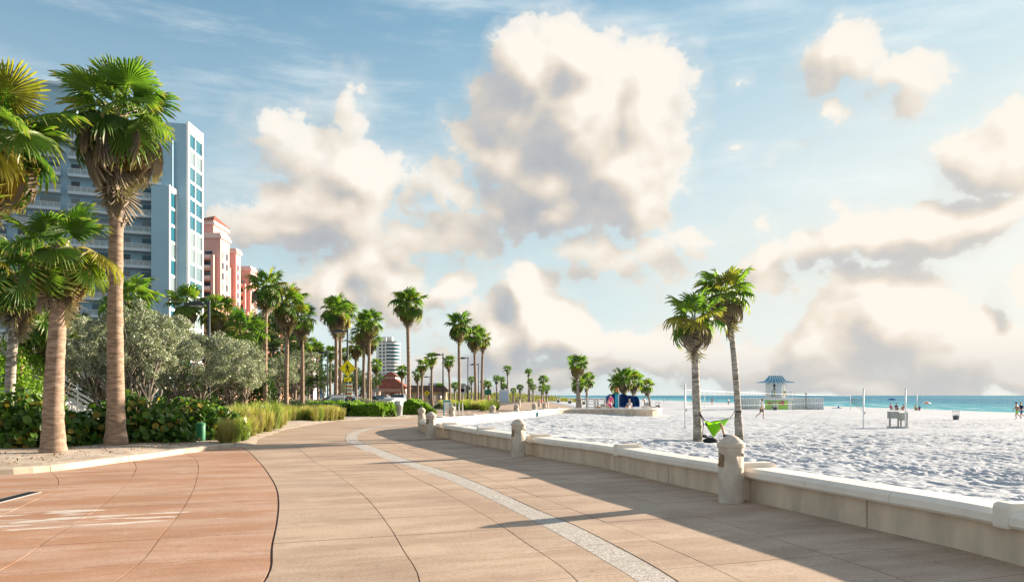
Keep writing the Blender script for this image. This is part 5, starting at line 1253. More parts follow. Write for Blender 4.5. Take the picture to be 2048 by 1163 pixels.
# --- steel litter bin beside the hedge, pale bin by the brick path
def slat_bin(pos, h, r, label, mtl, cap_m, n=22):
    t = thing('litter_bin', label, 'litter bin', pos, 0, 'litter bins'); part('liner', MB().lathe([(r*.82,.03),(r*.82,h*.74)], 16), m_dark, t)
    part('base_ring', MB().lathe([(r*.98,0),(r*.98,.07),(r*.8,.07)], 20), mtl, t); part('top_ring', MB().lathe([(r*1.05,h*.72),(r*1.05,h*.76),(r*.8,h*.77)], 20), mtl, t)
    me = MB().add([(r*.86,-.032,.06),(r*.86,.032,.06),(r*.93,.03,h*.4),(r*.93,-.03,h*.4),(r*1.06,-.036,h*.74),(r*1.06,.036,h*.74),(r*.9,-.025,.06),(r*.9,.025,.06)], [(0,1,2,3),(3,2,5,4)]).mesh('slat', mtl)
    for i in range(n): ob('slat', me, t, (0,0,0), (0,0,2*math.pi*i/n))
    part('lid', MB().lathe([(r*.80,h*.77),(r*.80,h*.93),(r*.72,h*.97),(r*.45,h)], 20), cap_m, t, smooth=False); return t
x, y, _ = G(796,833.5); slat_bin((x,y,0), 1.2, .36, 'ribbed steel litter bin between the two bright hedges', m_steel, m_steel)
x, y, _ = AT(522,822,49.); slat_bin((x,y,.02), .98, .24, 'pale grey litter bin by the brick path behind the dune grass', m_pvc, m_pvc, 16)
for px, Y, lb in [(492,46,'thin pale post left of the pale litter bin'),(520,47.5,'thin pale post just before the pale litter bin'),(541,49,'thin pale post right of the pale litter bin')]:
    x, y, _ = AT(px,0,Y); solo('path_post', MB().tube([(0,0,0),(0,0,.92)], [.05,.045], 8).lathe([(.055,.9),(.055,.95),(.02,.97)], 8), m_pvc, lb, 'post', 'thin posts along the brick path', False, (x,y,.02))
# --- green utility marker post in the bed
t = thing('marker_post', 'squat green plastic marker post on the sandy bed', 'post', G(401,879,.14))
part('body', MB().lathe([(.14,-.05),(.15,.02),(.155,.25),(.155,.47),(.15,.49)], 24), m_green, t, smooth=True)
part('lid', MB().lathe([(.163,.49),(.165,.52),(.15,.55),(.09,.565)], 24), m_green, t)
# --- drain grating in the red paving
t = thing('drain_grate', 'narrow metal drain grating set in the red paving at left', 'drain', (-7.72,11.85,.004), R_(97))
part('frame', MB().box((0,-.10,.004),(2.6,.025,.012)).box((0,.10,.004),(2.6,.025,.012)).box((-1.3,0,.004),(.025,.2,.012)).box((1.3,0,.004),(.025,.2,.012)), m_steel, t)
part('channel', MB().box((0,0,.0005),(2.58,.18,.004)), m_dark, t)
me = MB().box((0,0,.006),(.016,.176,.008)).mesh('bar', m_dark)
for i in range(52): ob('bar', me, t, (-1.27+i*.05,0,0))
# --- bike rack and its blue sign
t = thing('bike_rack', 'row of grey bicycle hoops at the right end of the short hedge', 'bike rack', (-5.15,62,0))
for i in range(6): part('hoop', MB().tube([(.28*i-.1,-.45+.0*i,0)] + [(.28*i-.1,-.45*math.cos(a),.72+.28*math.sin(a)) for a in np.linspace(0,math.pi,9)] + [(.28*i-.1,.45,0)], [.03]*11, 7), m_steel, t)
part('rail', MB().box((.6,-.45,.03),(1.7,.07,.05)).box((.6,.45,.03),(1.7,.07,.05)), m_steel, t)
t = thing('blue_sign', 'small turquoise framed sign beside the bike rack', 'sign', (-4.3,52.5,0))
part('frame', MB().box((-.2,0,.6),(.06,.05,1.25)).box((.2,0,.6),(.06,.05,1.25)).box((0,0,1.22),(.46,.06,.12)), m_turq, t); part('panel', MB().box((0,.0,.86),(.34,.03,.55)), m_white, t)
# --- road signs among the far palms
t = thing('speed_sign', 'white distant speed limit sign between the two promenade lamps', 'road sign', AT(925,800,125.)[:2]+(0,)); x, y, z = AT(925,777,125.)
part('post', MB().tube([(0,.05,0),(0,.05,z+.8)], [.04,.04], 6), m_steel, t); sb = part('board', MB().box((0,0,z),(1.1,.03,1.6)), m_white, t)
part('border', MB().box((0,-.018,z+.74),(1.0,.006,.05)).box((0,-.018,z-.74),(1.0,.006,.05)).box((-.48,-.018,z),(.05,.006,1.5)).box((.48,-.018,z),(.05,.006,1.5)), m_signblack, sb)
nm = MB(); flat(nm, arc_poly((0,z-.22),.34,0,360,12)[:-1], -.02, -.017); part('number', nm, m_signblack, sb)
part('lettering', MB().box((0,-.018,z+.52),(.7,.006,.14)).box((0,-.018,z+.26),(.5,.006,.14)), m_signblack, sb)
t = thing('green_sign', 'small green road sign right of the twin palms', 'road sign', AT(976,800,150.)[:2]+(0,)); z = AT(0,784,150.)[2]
part('post', MB().tube([(0,.05,0),(0,.05,z)], [.04,.04], 6), m_steel, t); part('board', MB().box((0,0,z),(1.2,.03,1.0)), m_green, t)
t = thing('white_kiosk', 'small white information board on the far promenade before the dune', 'sign', AT(1008,803,150.)[:2]+(0,))
part('board', MB().box((0,0,1.4),(1.6,.1,2.)), M('pale_blue_board', (.5,.62,.72), .06, 2, .6), t); part('frame', MB().box((0,.06,2.55),(1.8,.12,.3)).box((-.85,.06,1.2),(.12,.12,2.5)).box((.85,.06,1.2),(.12,.12,2.5)), m_white, t)
t = thing('stop_sign', 'back of a grey octagonal sign on a thin post left of pavilion', 'road sign', AT(752,800,120.)[:2]+(0,)); z = AT(0,779,120.)[2]
part('post', MB().tube([(0,.05,0),(0,.05,z+.4)], [.035,.035], 6), m_steel, t); part('board', flat(MB(), [(p[0],p[1]+z) for p in arc_poly((0,0),.42,22.5,382.5,8)[:-1]], -.012,.012), m_steel, t)

# --- cars
def car(pos, rz, label, paint, L=4.5, Wd=1.85, Hh=1.62, kind='suv'):
    t = thing('parked_car', label, 'car', pos, rz, 'cars on the road behind the hedges')
    z0 = .32; zb = .98; 
    def shell(prof, w0, w1, inset_z):
        mb = MB(); n = len(prof)
        for s in (-1,1): mb.v += [(x, s*(w0 if z < inset_z else w0+(w1-w0)*min(1,(z-inset_z)/(Hh-inset_z))), z) for x, z in prof]
        mb.f = [tuple(range(n-1,-1,-1)), tuple(range(n,2*n))] + [(i,(i+1)%n,n+(i+1)%n,n+i) for i in range(n)]; return mb
    h = L/2
    part('body', shell([(-h,z0+.1),(-h,.78),(-h+.06,.93),(-h+.25,1.0),(h-1.25,1.0),(h-.35,.90),(h-.05,.76),(h,.55),(h-.04,z0),(-h+.1,z0)], Wd/2, Wd/2, 5), paint, t)
    part('cabin', shell([(-h+.18,1.0),(-h+.45,Hh-.08),(-h+.75,Hh),(h-2.1,Hh),(h-1.9,Hh-.04),(h-1.18,1.0)], Wd/2-.05, Wd/2-.22, 1.0), paint, t)
    part('windshield', MB().add([(h-1.86,-.62,Hh-.10),(h-1.86,.62,Hh-.10),(h-1.20,.78,1.03),(h-1.20,-.78,1.03)] + [(h-1.82,-.62,Hh-.10),(h-1.82,.62,Hh-.10),(h-1.14,.78,1.03),(h-1.14,-.78,1.03)], [(4,5,6,7),(0,4,7,3),(1,2,6,5)]), m_glass_d, t)
    part('rear_window', MB().add([(-h+.42,-.6,Hh-.14),(-h+.42,.6,Hh-.14),(-h+.17,.7,1.05),(-h+.17,-.7,1.05)], [(0,1,2,3)]), m_glass_d, t)
    for s in (-1,1):
        for (xa, xb, xc, xd) in ((-h+.62,-h+1.55,-h+1.62,-h+.42),(-h+1.64,h-2.02,h-1.42,-h+1.70)):
            y1, y2 = s*(Wd/2-.195), s*(Wd/2-.05); part('side_window', MB().add([(xa,y1,Hh-.13),(xb,y1,Hh-.13),(xc,y2+s*.012,1.06),(xd,y2+s*.012,1.06)], [(0,1,2,3)]), m_glass_d, t)
        part('headlight', MB().box((h-.10,s*(Wd/2-.27),.78),(.16,.40,.15)), m_pvc, t); part('tail_light', MB().box((-h+.03,s*(Wd/2-.16),.86),(.08,.2,.24)), m_red, t)
        part('mirror', MB().box((h-1.45,s*(Wd/2+.10),1.12),(.12,.18,.14)), paint, t)
        for xw in (-h+.85, h-.88):
            w_ = part('wheel', MB().add([(xw+.34*math.cos(a),s*(Wd/2-(.22 if q_ else -.01)),.34+.34*math.sin(a)) for q_ in (0,1) for a in np.linspace(0,2*math.pi,17)[:-1]], [tuple(range(16)), tuple(range(31,15,-1))]+[(i,(i+1)%16,16+(i+1)%16,16+i) for i in range(16)]), m_black, t)
            part('rim', MB().add([(xw+.21*math.cos(a),s*(Wd/2+.018),.34+.21*math.sin(a)) for a in np.linspace(0,2*math.pi,13)[:-1]], [tuple(range(12))]), m_steel, w_)
    part('bumper', MB().box((h-.01,0,.50),(.1,Wd*.9,.2)).box((-h+.01,0,.50),(.1,Wd*.9,.2)), paint, t); part('grille', MB().box((h-.02,0,.72),(.1,.8,.14)), m_dark, t)
    part('roof_rails', MB().box((-.35,.62,Hh+.03),(1.9,.04,.05)).box((-.35,-.62,Hh+.03),(1.9,.04,.05)), m_dark, t)
    return t
m_carw = M('white_car_paint', (.62,.64,.66), .03, 1, .3, 0, spec=.6); m_carb = M('blue_car_paint', (.03,.08,.12), .08, 1, .3, 0, spec=.6); m_card = M('dark_car_paint', (.025,.03,.035), .1, 1, .3, 0, spec=.6)
x, y, _ = AT(668,0,72.); car((x,y,.002), R_(-150), 'white car with dark windscreen parked behind the bright hedge', m_carw, 4.5, 1.85, 1.62)
x, y, _ = AT(799,0,112.); car((x,y,.002), R_(-98), 'dark blue pickup size car facing the camera on the road near the pavilion', m_carb, 4.8, 1.95, 1.72)
x, y, _ = AT(782,0,92.); car((x,y,.002), R_(-120), 'white low car in front of the dark blue one behind the litter bin', m_carw, 4.4, 1.8, 1.30)
x, y, _ = AT(765,0,118.); car((x,y,.002), R_(-95), 'dark car left of the dark blue one before the pavilion', m_card, 4.5, 1.85, 1.62)
x, y, _ = AT(750,0,128.); car((x,y,.002), R_(-80), 'dark distant car farthest left before the pavilion columns', m_card, 4.4, 1.8, 1.5)

# ================================================================== BEACH
def sz(x, y): return float(sand_z(np.array(float(x)), np.array(float(y))))
def on_sand(px, Y, dz=0.):
    x = (px-1024)/F*Y; return (x, Y, sz(x, Y)+dz)
# --- people: one continuous skinned figure, clothes and hair as parts
POSE = {
 'walk': dict(pel=(0,0,.93), hip=.09, chest=(0,.03,1.36), neck=(0,.05,1.50), head=(0,.08,1.64), k=((.10,.16,.50),(-.10,-.10,.50)), a=((.10,.10,.08),(-.10,-.48,.22)), toe=((.11,.27,.04),(-.10,-.40,.10)), el=((.25,-.12,1.14),(-.25,.10,1.14)), wr=((.24,-.10,.90),(-.22,.26,.98))),
 'stand': dict(pel=(0,0,.93), hip=.09, chest=(0,0,1.36), neck=(0,0,1.50), head=(0,.02,1.64), k=((.10,.02,.50),(-.10,.03,.50)), a=((.11,0,.08),(-.11,-.02,.08)), toe=((.13,.15,.04),(-.13,.14,.04)), el=((.27,-.03,1.14),(-.27,-.02,1.14)), wr=((.25,.08,.92),(-.27,.05,.90))),
 'reach': dict(pel=(0,0,.93), hip=.09, chest=(0,.05,1.36), neck=(0,.07,1.50), head=(0,.11,1.63), k=((.10,.06,.50),(-.10,-.02,.50)), a=((.11,.02,.08),(-.11,-.12,.08)), toe=((.13,.17,.04),(-.13,.02,.04)), el=((.27,.15,1.22),(-.27,.2,1.25)), wr=((.14,.36,1.34),(-.12,.40,1.42))),
 'sit': dict(pel=(0,0,.16), hip=.09, chest=(0,-.10,.60), neck=(0,-.08,.74), head=(0,-.04,.88), k=((.14,.36,.44),(-.14,.40,.42)), a=((.13,.62,.08),(-.13,.66,.07)), toe=((.14,.78,.06),(-.14,.82,.06)), el=((.27,.05,.42),(-.27,.05,.40)), wr=((.17,.28,.40),(-.17,.26,.42)))}
def skin_mesh(nm, verts, edges, radii, sub=1):
    me = bpy.data.meshes.new('sk'); me.from_pydata(verts, edges, []); o = bpy.data.objects.new('sk', me)
    _tmp.collection.objects.link(o); s = o.modifiers.new('s', 'SKIN'); s.use_smooth_shade = True
    if not me.skin_vertices: 
        bm = bmesh.new(); bm.from_mesh(me); bm.verts.layers.skin.verify(); bm.to_mesh(me); bm.free()
    for v, r in zip(me.skin_vertices[0].data, radii): v.radius = r if isinstance(r, tuple) else (r, r); 
    me.skin_vertices[0].data[0].use_root = True
    s2 = o.modifiers.new('u', 'SUBSURF'); s2.levels = s2.render_levels = sub
    _tmp.collection.objects.unlink(o); return bake(o, nm)
_pc = {}
def body_meshes(pose):
    if pose in _pc: return _pc[pose]
    p = POSE[pose]; V = Vector; pel, ch, ne, hd = map(V, (p['pel'], p['chest'], p['neck'], p['head'])); wa = pel.lerp(ch, .45)
    vs = [pel, wa, ch, ne, hd, hd + V((0,.0,.09))]; es = [(0,1),(1,2),(2,3),(3,4),(4,5)]; rd = [(.15,.11),(.135,.10),(.165,.115),.058,.082,.088]
    for i, s in enumerate((1,-1)):
        sh = ch + V((s*.17,0,.04)); e = V(p['el'][i]); w_ = V(p['wr'][i]); hn = w_ + (w_-e).normalized()*.09
        b0 = len(vs); vs += [sh, e, w_, hn]; rd += [.062,.043,.031,.032]; es += [(2,b0),(b0,b0+1),(b0+1,b0+2),(b0+2,b0+3)]
        f_ = (w_-e).normalized(); sd_ = V((0,1,0)) - f_*f_.y; sd_.normalize()
        for j, (a, l) in enumerate(((-.028,.07),(-.009,.085),(.010,.08),(.028,.065))):
            vs += [hn + sd_*a + f_*l]; rd += [.009]; es += [(b0+3, len(vs)-1)]
        vs += [w_ + f_*.06 + sd_*.06]; rd += [.010]; es += [(b0+3, len(vs)-1)]
        hp = pel + V((s*p['hip'],0,-.04)); k_ = V(p['k'][i]); an = V(p['a'][i]); to = V(p['toe'][i]); b0 = len(vs)
        vs += [hp, k_, an, to]; rd += [.093,.060,.042,.036]; es += [(0,b0),(b0,b0+1),(b0+1,b0+2),(b0+2,b0+3)]
    body = skin_mesh('body', vs, es, rd)
    # shirt and shorts follow the same joints, slightly wider
    vs = [pel.lerp(wa,.3), wa, ch, ch.lerp(ne,.45)]; es = [(0,1),(1,2),(2,3)]; rd = [(.175,.135),(.16,.125),(.18,.13),.09]
    for i, s in enumerate((1,-1)):
        sh = ch + V((s*.175,0,.04)); e = V(p['el'][i]); b0 = len(vs); vs += [sh, sh.lerp(e,.62)]; rd += [.082,.072]; es += [(2,b0),(b0,b0+1)]
    shirt = skin_mesh('shirt', vs, es, rd)
    vs = [pel, pel.lerp(wa,.45)]; es = [(0,1)]; rd = [(.17,.135),(.155,.12)]
    for i, s in enumerate((1,-1)):
        hp = pel + V((s*(p['hip']+.005),0,-.04)); k_ = V(p['k'][i]); b0 = len(vs); vs += [hp, hp.lerp(k_,.80)]; rd += [.115,.095]; es += [(0,b0),(b0,b0+1)]
    shorts = skin_mesh('shorts', vs, es, rd)
    hm = MB(); c = hd + V((0,-.012,.055)); n = 12
    rows = [(1.0,-.15),(1.04,.2),(.92,.6),(.6,.9),(.1,1.03)]
    hm.lathe([(.094*a, .115*b_) for a, b_ in rows], n, tuple(c)); hair = hm.mesh('hair', None, True)
    nz = MB().add([tuple(hd+V(q_)) for q_ in ((-.015,.080,.0),(.015,.080,.0),(0,.108,-.008),(0,.083,.045))], [(0,1,2),(1,3,2),(3,0,2)]).mesh('nose')
    _pc[pose] = (body, shirt, shorts, hair, nz); return _pc[pose]
SK = [M('skin_tone', c, .05, 6, .6) for c in ((.50,.29,.19),(.40,.21,.13),(.58,.36,.26))]
HR = [M('hair_colour', c, .2, 20, .7) for c in ((.03,.02,.015),(.18,.11,.05),(.35,.3,.25))]
def cl(c): return M('cloth', c, .1, 8, .85)
CLOTH = dict(white=cl((.74,.73,.72)), khaki=cl((.10,.095,.05)), red=cl((.42,.06,.05)), blue=cl((.03,.10,.32)), pink=cl((.70,.08,.30)), lime=cl((.32,.62,.06)), black=cl((.02,.02,.025)), yellow=cl((.7,.5,.05)), coral=cl((.5,.16,.10)), navy=cl((.02,.03,.10)), pale=cl((.6,.66,.72)), green=cl((.05,.25,.10)))
def person(pos, rz, pose, label, shirt=None, shorts='navy', skin=0, hair=0, s=1., dress=False, group=None):
    t = thing('person', label, 'person', pos, rz, group); t.scale = (s,s,s); B = body_meshes(pose)
    def mm(nm, me, m):
        o = ob(nm, me, t)
        if not me.materials: me.materials.append(m)
        o.material_slots[0].link = 'OBJECT'; o.material_slots[0].material = m
    mm('body', B[0], SK[skin]); mm('nose', B[4], SK[skin])
    if shirt: mm('shirt', B[1], CLOTH[shirt])
    mm('shorts', B[2], CLOTH[shorts]); mm('hair', B[3], HR[hair]); return t
GPE = 'people on the beach and promenade'
person(on_sand(1523,72), R_(-90), 'walk', 'man in white shirt and dark shorts striding across the sand', 'white', 'khaki', 0, 0)
person(on_sand(2034,82), R_(35), 'walk', 'bare chested man in lime shorts at the right picture edge', None, 'lime', 1, 0)
person(on_sand(2043,82.6), R_(25), 'walk', 'person in dark top and blue shorts beside the man in lime shorts', 'navy', 'blue', 0, 2)
person(on_sand(1290,115), R_(60), 'reach', 'bare chested man with raised arms left of the lone short palm', None, 'khaki', 1, 1)
person(on_sand(1782,138), R_(190), 'sit', 'person sitting in pink under the blue beach umbrella', 'pink', 'white', 2, 2, 1.15)
person(on_sand(1793,138), R_(170), 'sit', 'person sitting in navy under the right edge of the blue umbrella', 'navy', 'navy', 1, 0, 1.2)
person(on_sand(1806,139), R_(120), 'sit', 'person sitting on the sand right of the umbrella group', 'coral', 'coral', 0, 0, 1.)
person(on_sand(1831,138), R_(200), 'sit', 'child in yellow sitting by the white net post', 'yellow', 'green', 0, 1, .9)
person(on_sand(1839,138), R_(150), 'sit', 'child in blue and pink sitting right of the yellow child', 'blue', 'pink', 0, 1, .9)
person((AT(1217,0,79)[0],79,-.02), R_(200), 'sit', 'person in bright pink dress on the platform edge', 'pink', 'pink', 0, 0, 1.25)
person((AT(1221,0,80)[0],80,-.02), R_(170), 'stand', 'person in pale pink standing behind the pink dressed one', 'pink', 'pale', 2, 0, .95)
person((AT(1258,0,84)[0],84,-.02), R_(150), 'sit', 'person in white sitting before the blue cabana', 'white', 'white', 2, 2, 1.2)
for i, (px, Y, pose, sh, so_, lb) in enumerate([(1424,205,'stand','red','red','person in red standing at the water line right of hammock palms'),(1457,195,'stand','white','blue','person in white by the water right of the hammock'),(1328,240,'stand',None,'navy','bather by the water right of the lone short palm'),
   (1103,230,'walk','coral','navy','tiny walker in coral on the far beach near the jetty'),(1111,235,'walk','white','navy','tiny walker in white on the far beach near the jetty'),(1096,225,'stand','navy','navy','tiny dark figure on the far beach at the dune end')]):
    person(on_sand(px, Y), R_(40*i), pose, lb, sh, so_, i % 3, 0)
for i, (px, Y, pose, sh, so_, lb) in enumerate([(971,140,'sit','red','navy','person in red sitting beside the grass bed at right'),(978,142,'stand','coral','navy','person in coral standing beside the grass bed at right'),(967,146,'stand','navy','navy','person in navy right behind the twin palms'),
   (868,140,'stand','white','pale','person in white in front of the tan building'),(881,138,'walk','white','white','person walking in white right of the first lamp of the pair'),(845,146,'stand','blue','blue','person in blue left of the small yellow sign'),(839,145,'stand','blue','navy','person in blue farthest left of the small yellow sign'),(1083,160,'sit','red','red','person in red by the far wall end')]):
    x, y, _ = AT(px, 0, Y); person((x, y, 0.), R_(60*i), pose, lb, sh, so_, i % 3, i % 3)
# --- hammock slung between the palms, person, straps, bags
m_ham = leafmat('hammock_nylon', (.20,.52,.01), (.25,.60,.015), None, .45, .45, island=False); m_hamg = M('grey_nylon', (.13,.17,.14), .1, 8, .6)
A = Vector(AT(1409,840,34.1)); Bv = Vector(AT(1460,836,34.3)); Lh = (Bv-A); nU, nV = 22, 12
def ham(u, v):   # u along, v -1..1 across the cloth
    sag = (u/.34)**.75 if u < .34 else ((1-u)/.66)**1.0; wdt = (sag**.75); skew = math.sin(math.pi*min(1, u*1.0)**.75)
    c = A + Lh*u; return (c.x, c.y - v*.42*wdt - .05*wdt, c.z - .78*(sag**.95)*(1-.9*abs(v)**2.0)*(.95 if u > .0 else 1) - .10*sag*(v if v > 0 else -v*.4) + .02*math.sin(14*u+5*v)*wdt)
hmm = MB(); hmm.v = [ham(i/nU, -1+2*j/nV) for i in range(nU+1) for j in range(nV+1)]
hmm.f = [(i*(nV+1)+j, i*(nV+1)+j+1, (i+1)*(nV+1)+j+1, (i+1)*(nV+1)+j) for i in range(nU) for j in range(nV)]
t = thing('hammock', 'lime green nylon hammock slung between the two beach palms', 'hammock', (0,0,0)); part('cloth', hmm, m_ham, t, smooth=True)
em = MB()
for vv in (-1.,1.): em.tube([ham(u, vv) for u in np.linspace(0,1,16)], [.016]*16, 5)
part('hem', em, m_hamg, t)
e1 = Vector((hb1[0]+.05, hb1[1]-.17, AT(0,823,34.3)[2])); e2 = Vector((hb2[0]-.25, hb2[1]-.12, AT(0,825,34.3)[2]))
part('strap', MB().tube([e1, A], [.025,.03], 5), m_black, t); part('strap', MB().tube([e2, Bv], [.025,.03], 5), m_black, t)
part('strap_loop', MB().lathe([(.185,-.03),(.19,0),(.185,.03)], 14, (hb1[0],hb1[1],e1.z)), m_black, t); part('strap_loop', MB().lathe([(.18,-.03),(.185,0),(.18,.03)], 14, (hb2[0]-.1,hb2[1],e2.z)), m_black, t)
for k, (p, x_, y_) in enumerate(((e1,.15,-.2),(e2,-.1,-.25))): part('strap_tail', MB().tube([p, p+Vector((x_,y_,-.5)), p+Vector((x_*.5,y_,-1.15))], [.018,.018,.012], 5), m_black, t)
hz = sz(A.x+.6, 34.)
cU = A.lerp(Bv, .45)
vs = [Vector(ham(.12,-.1))+Vector((.02,-.05,.16)), Vector(ham(.22,0))+Vector((0,-.02,.16)), Vector(ham(.36,0))+Vector((0,0,.12)), Vector(ham(.5,0))+Vector((0,-.02,.12)), Vector(AT(1440,845,34.0)), Vector(AT(1445,856,33.7)), Vector(AT(1448,868,33.6)), Vector(AT(1453,871,33.5)), Vector(ham(.8,-.1))+Vector((0,0,.15))]
pb = thing('person', 'person lying in the lime hammock with one leg hanging out', 'person', (0,0,0))
part_ = skin_mesh('body', vs, [(0,1),(1,2),(2,3),(3,4),(4,5),(5,6),(6,7),(3,8)], [.10,.06,.15,.13,.075,.06,.045,.035,.06]); part_.materials.clear(); part_.materials.append(SK[0]); ob('body', part_, pb)
part('hair', MB().ball(tuple(vs[0]+Vector((-.03,0,.03))), .11, 10, 7), HR[0], pb, smooth=True)
part('shoe', MB().box(tuple(vs[7]),(.28,.11,.10)), m_black, pb)
solo('bag', MB().ball((0,0,.08), .3, 12, 7, (1.1,.7,.5)).tube([(-.15,0,.2),(0,0,.3),(.15,0,.2)], [.02]*3, 5), m_black, 'black bag lying on the sand under the hammock', 'bag', None, True, on_sand(1421,33.5))
solo('bag', MB().ball((0,0,.05), .2, 10, 6, (1.2,.7,.45)), m_black, 'small dark bundle on the sand right of the straight palm foot', 'bag', None, True, on_sand(1406,38.))
# --- volleyball posts and nets
def post(px, top, Y, label, r=.05):
    p = on_sand(px, Y, -.05); h = AT(0, top, Y)[2]-p[2]; t = thing('net_post', label, 'post', p, 0, 'volleyball net posts')
    part('pole', MB().tube([(0,0,0),(0,0,h)], [r,r], 10), m_pvc, t, smooth=True); part('cap', MB().lathe([(r*1.15,h-.02),(r*1.15,h+.03),(r*.4,h+.05)], 8), m_pvc, t); part('winch', MB().box((r+.03,0,1.15),(.08,.08,.14)), m_steel, t)
    return Vector(p), h
p1,h1 = post(1370,768,47.5,'net post left of the hammock palms'); p2,h2_ = post(1727,777,54,'tall net post left of the grey wooden stand'); p3,h3 = post(1811,776,56,'tall net post at the right side of the grey wooden stand')
p4,h4 = post(1701,788,142,'short far net post at the water edge left of the tall post'); p5,h5 = post(1834,786,140,'short far net post by the sitting children',.07); p6,h6 = post(1409,790,150,'far short net post by the water between the hammock palms')
def net(a, b_, z0, z1, label, n, bare=False):
    t = thing('volleyball_net', label, 'net', tuple(a), 0, 'volleyball nets'); d = Vector(b_)-Vector(a); dd = d.length
    def pt(f, k): s = -.08*math.sin(math.pi*f); return (d.x*f, d.y*f, (d.z)*f + (z0 if k == 0 else z1) + s)
    part('top_tape', MB().tube([pt(f,1) for f in np.linspace(0,1,9)], [.011]*9, 4), m_pvc, t); part('bottom_tape', MB().tube([pt(f,0) for f in np.linspace(0,1,9)], [.007]*9, 4), m_pvc, t)
    mb = MB()
    for i in range(1, n):
        f = i/n; mb.tube([pt(f,0), pt(f,1)], [.004,.004], 3, False)
    for k in range(1, 4): mb.tube([tuple(Vector(pt(f,0)).lerp(Vector(pt(f,1)), k/4)) for f in np.linspace(0,1,9)], [.004]*9, 3, False)
    part('mesh_cords', mb, m_black, t, kind='stuff')
net(p1, Vector(p4)+Vector((0,0,.15)), 1.35, 2.35, 'long thin net running from the hammock palms to the far water edge post', 80)
net(p2, p4, 1.25, 2.2, 'net between the tall post and the short post at the water edge', 60)
net(p5, Vector((72.,88.,-1.)), 1.3, 2.3, 'net reaching from the far white post to the right picture edge', 50)
# --- grey wooden stand
x, y, z = on_sand(1795,57.); t = thing('wooden_stand', 'grey weathered wooden box stand on four legs beside a net post', 'stand', (x,y,z), R_(-14))
for (a, b_, hh) in ((-.55,-.28,1.2),(-.02,-.30,1.1),(.28,.25,1.0),(.55,-.25,.98),(-.45,.3,1.1)): part('leg', MB().box((a,b_,hh/2-.05),(.10,.10,hh)), m_wood_grey, t)
for k in range(4): part('plank', MB().box((-.29,-.345,1.12-k*.125),(.62,.035,.118)), m_wood_grey, t)
for k in range(4): part('plank', MB().box((.30,-.30,.98-k*.125),(.62,.035,.118)), m_wood_grey, t)
part('top_board', MB().box((.25,0,1.06),(.72,.62,.04)), m_wood_grey, t); part('side_board', MB().box((-.60,0,.93),(.04,.6,.5)), m_wood_grey, t); part('side_board', MB().box((.61,0,.86),(.04,.5,.4)), m_wood_grey, t)
part('skid', MB().box((0,-.28,.03),(1.3,.12,.12)).box((0,.28,.03),(1.3,.12,.12)), m_wood_grey, t)
# --- wire litter baskets
def basket(px, Y, label, s=1.):
    p = on_sand(px, Y, -.03); t = thing('wire_basket', label, 'litter bin', p, 0, 'wire litter baskets'); t.scale = (s,s,s)
    for z, r in ((.04,.27),(.45,.30),(.9,.33)): part('ring', MB().lathe([(r-.015,z-.02),(r+.015,z-.02),(r+.015,z+.02),(r-.015,z+.02)], 18), m_steel, t)
    me = MB().bar((.27,0,.04),(.33,0,.9),.008,n=3).mesh('wire', m_steel)
    for i in range(24): ob('wire', me, t, (0,0,0), (0,0,i*math.pi/12))
    part('bag', MB().lathe([(.23,.05),(.26,.30),(.27,.42)], 14), m_dark, t); part('rubbish', MB().ball((.05,-.05,.42), .15, 8, 5).ball((-.1,.05,.40), .12, 8, 5), CLOTH['white'], t)
basket(1912,78.,'wire litter basket alone on the right part of the sand'); basket(1551,128.,'wire litter basket at the foot of the lifeguard hut', 1.25)
basket(1316,125.,'wire litter basket right of the lone short palm', 1.2); basket(1140,150.,'far wire basket left of tall beach palm', 1.2); basket(1117,170.,'far wire basket leftmost on the beach by the jetty', 1.2); basket(1168,145.,'far wire basket between the beach palms', 1.1)
# --- lifeguard hut
x, y, z = on_sand(1551,135.); t = thing('lifeguard_hut', 'white lifeguard hut on a lime base with blue striped hipped roof', 'lifeguard hut', (x,y,z-.1), R_(8)); t.scale = (.84,.86,.97)
m_blu = M('blue_roof_sheet', (.05,.29,.46), .08, 3, .4); m_bluel = M('pale_roof_rib', (.72,.74,.74), .05, 3, .4)
part('base', MB().box((.2,0,.85),(3.6,2.6,1.7)), m_lime, t); part('deck', MB().box((.15,-.2,1.95),(5.6,3.4,.35)), m_hotel_w, t)
part('base_door', MB().box((-1.0,-1.32,.85),(1.0,.06,1.5)), M('pale_green_door', (.38,.48,.30), .06, 3, .7), t); part('base_wall_panel', MB().box((2.35,-1.0,.85),(.9,.6,1.6)), m_hotel_w, t)
for i, (a, b_) in enumerate(((.85,1.25),(.15,1.2),(-1.95,1.2))): part('notice', MB().box((a,-1.335,b_),(.62 if i == 0 else .5,.04,.75 if i == 0 else .35)), M('pink_notice', (.55,.14,.18), .1, 6, .7), t)
part('cabin', MB().box((0,.2,3.45),(3.0,2.2,2.65)), m_hotel_w, t)
for (a, zz, w_, h_) in ((-.72,4.25,.42,.55),(-.72,3.65,.42,.5)): part('window', MB().box((a,-.93,zz),(w_,.06,h_)), m_glass_d, t)
part('door', MB().box((.35,-.93,3.25),(1.05,.06,2.0)), M('pale_blue_door', (.58,.68,.76), .04, 2, .6), t)
part('poster', MB().box((-1.28,-.93,2.85),(.42,.05,.95)), m_turq, t); part('column', MB().box((1.55,-1.25,3.3),(.14,.14,2.5)).box((1.0,-1.25,3.3),(.14,.14,2.5)).box((-1.6,-1.25,3.3),(.14,.14,2.5)), m_white, t)
nb_ = M('sign_panel', (.70,.66,.42), .06, 4, .7)
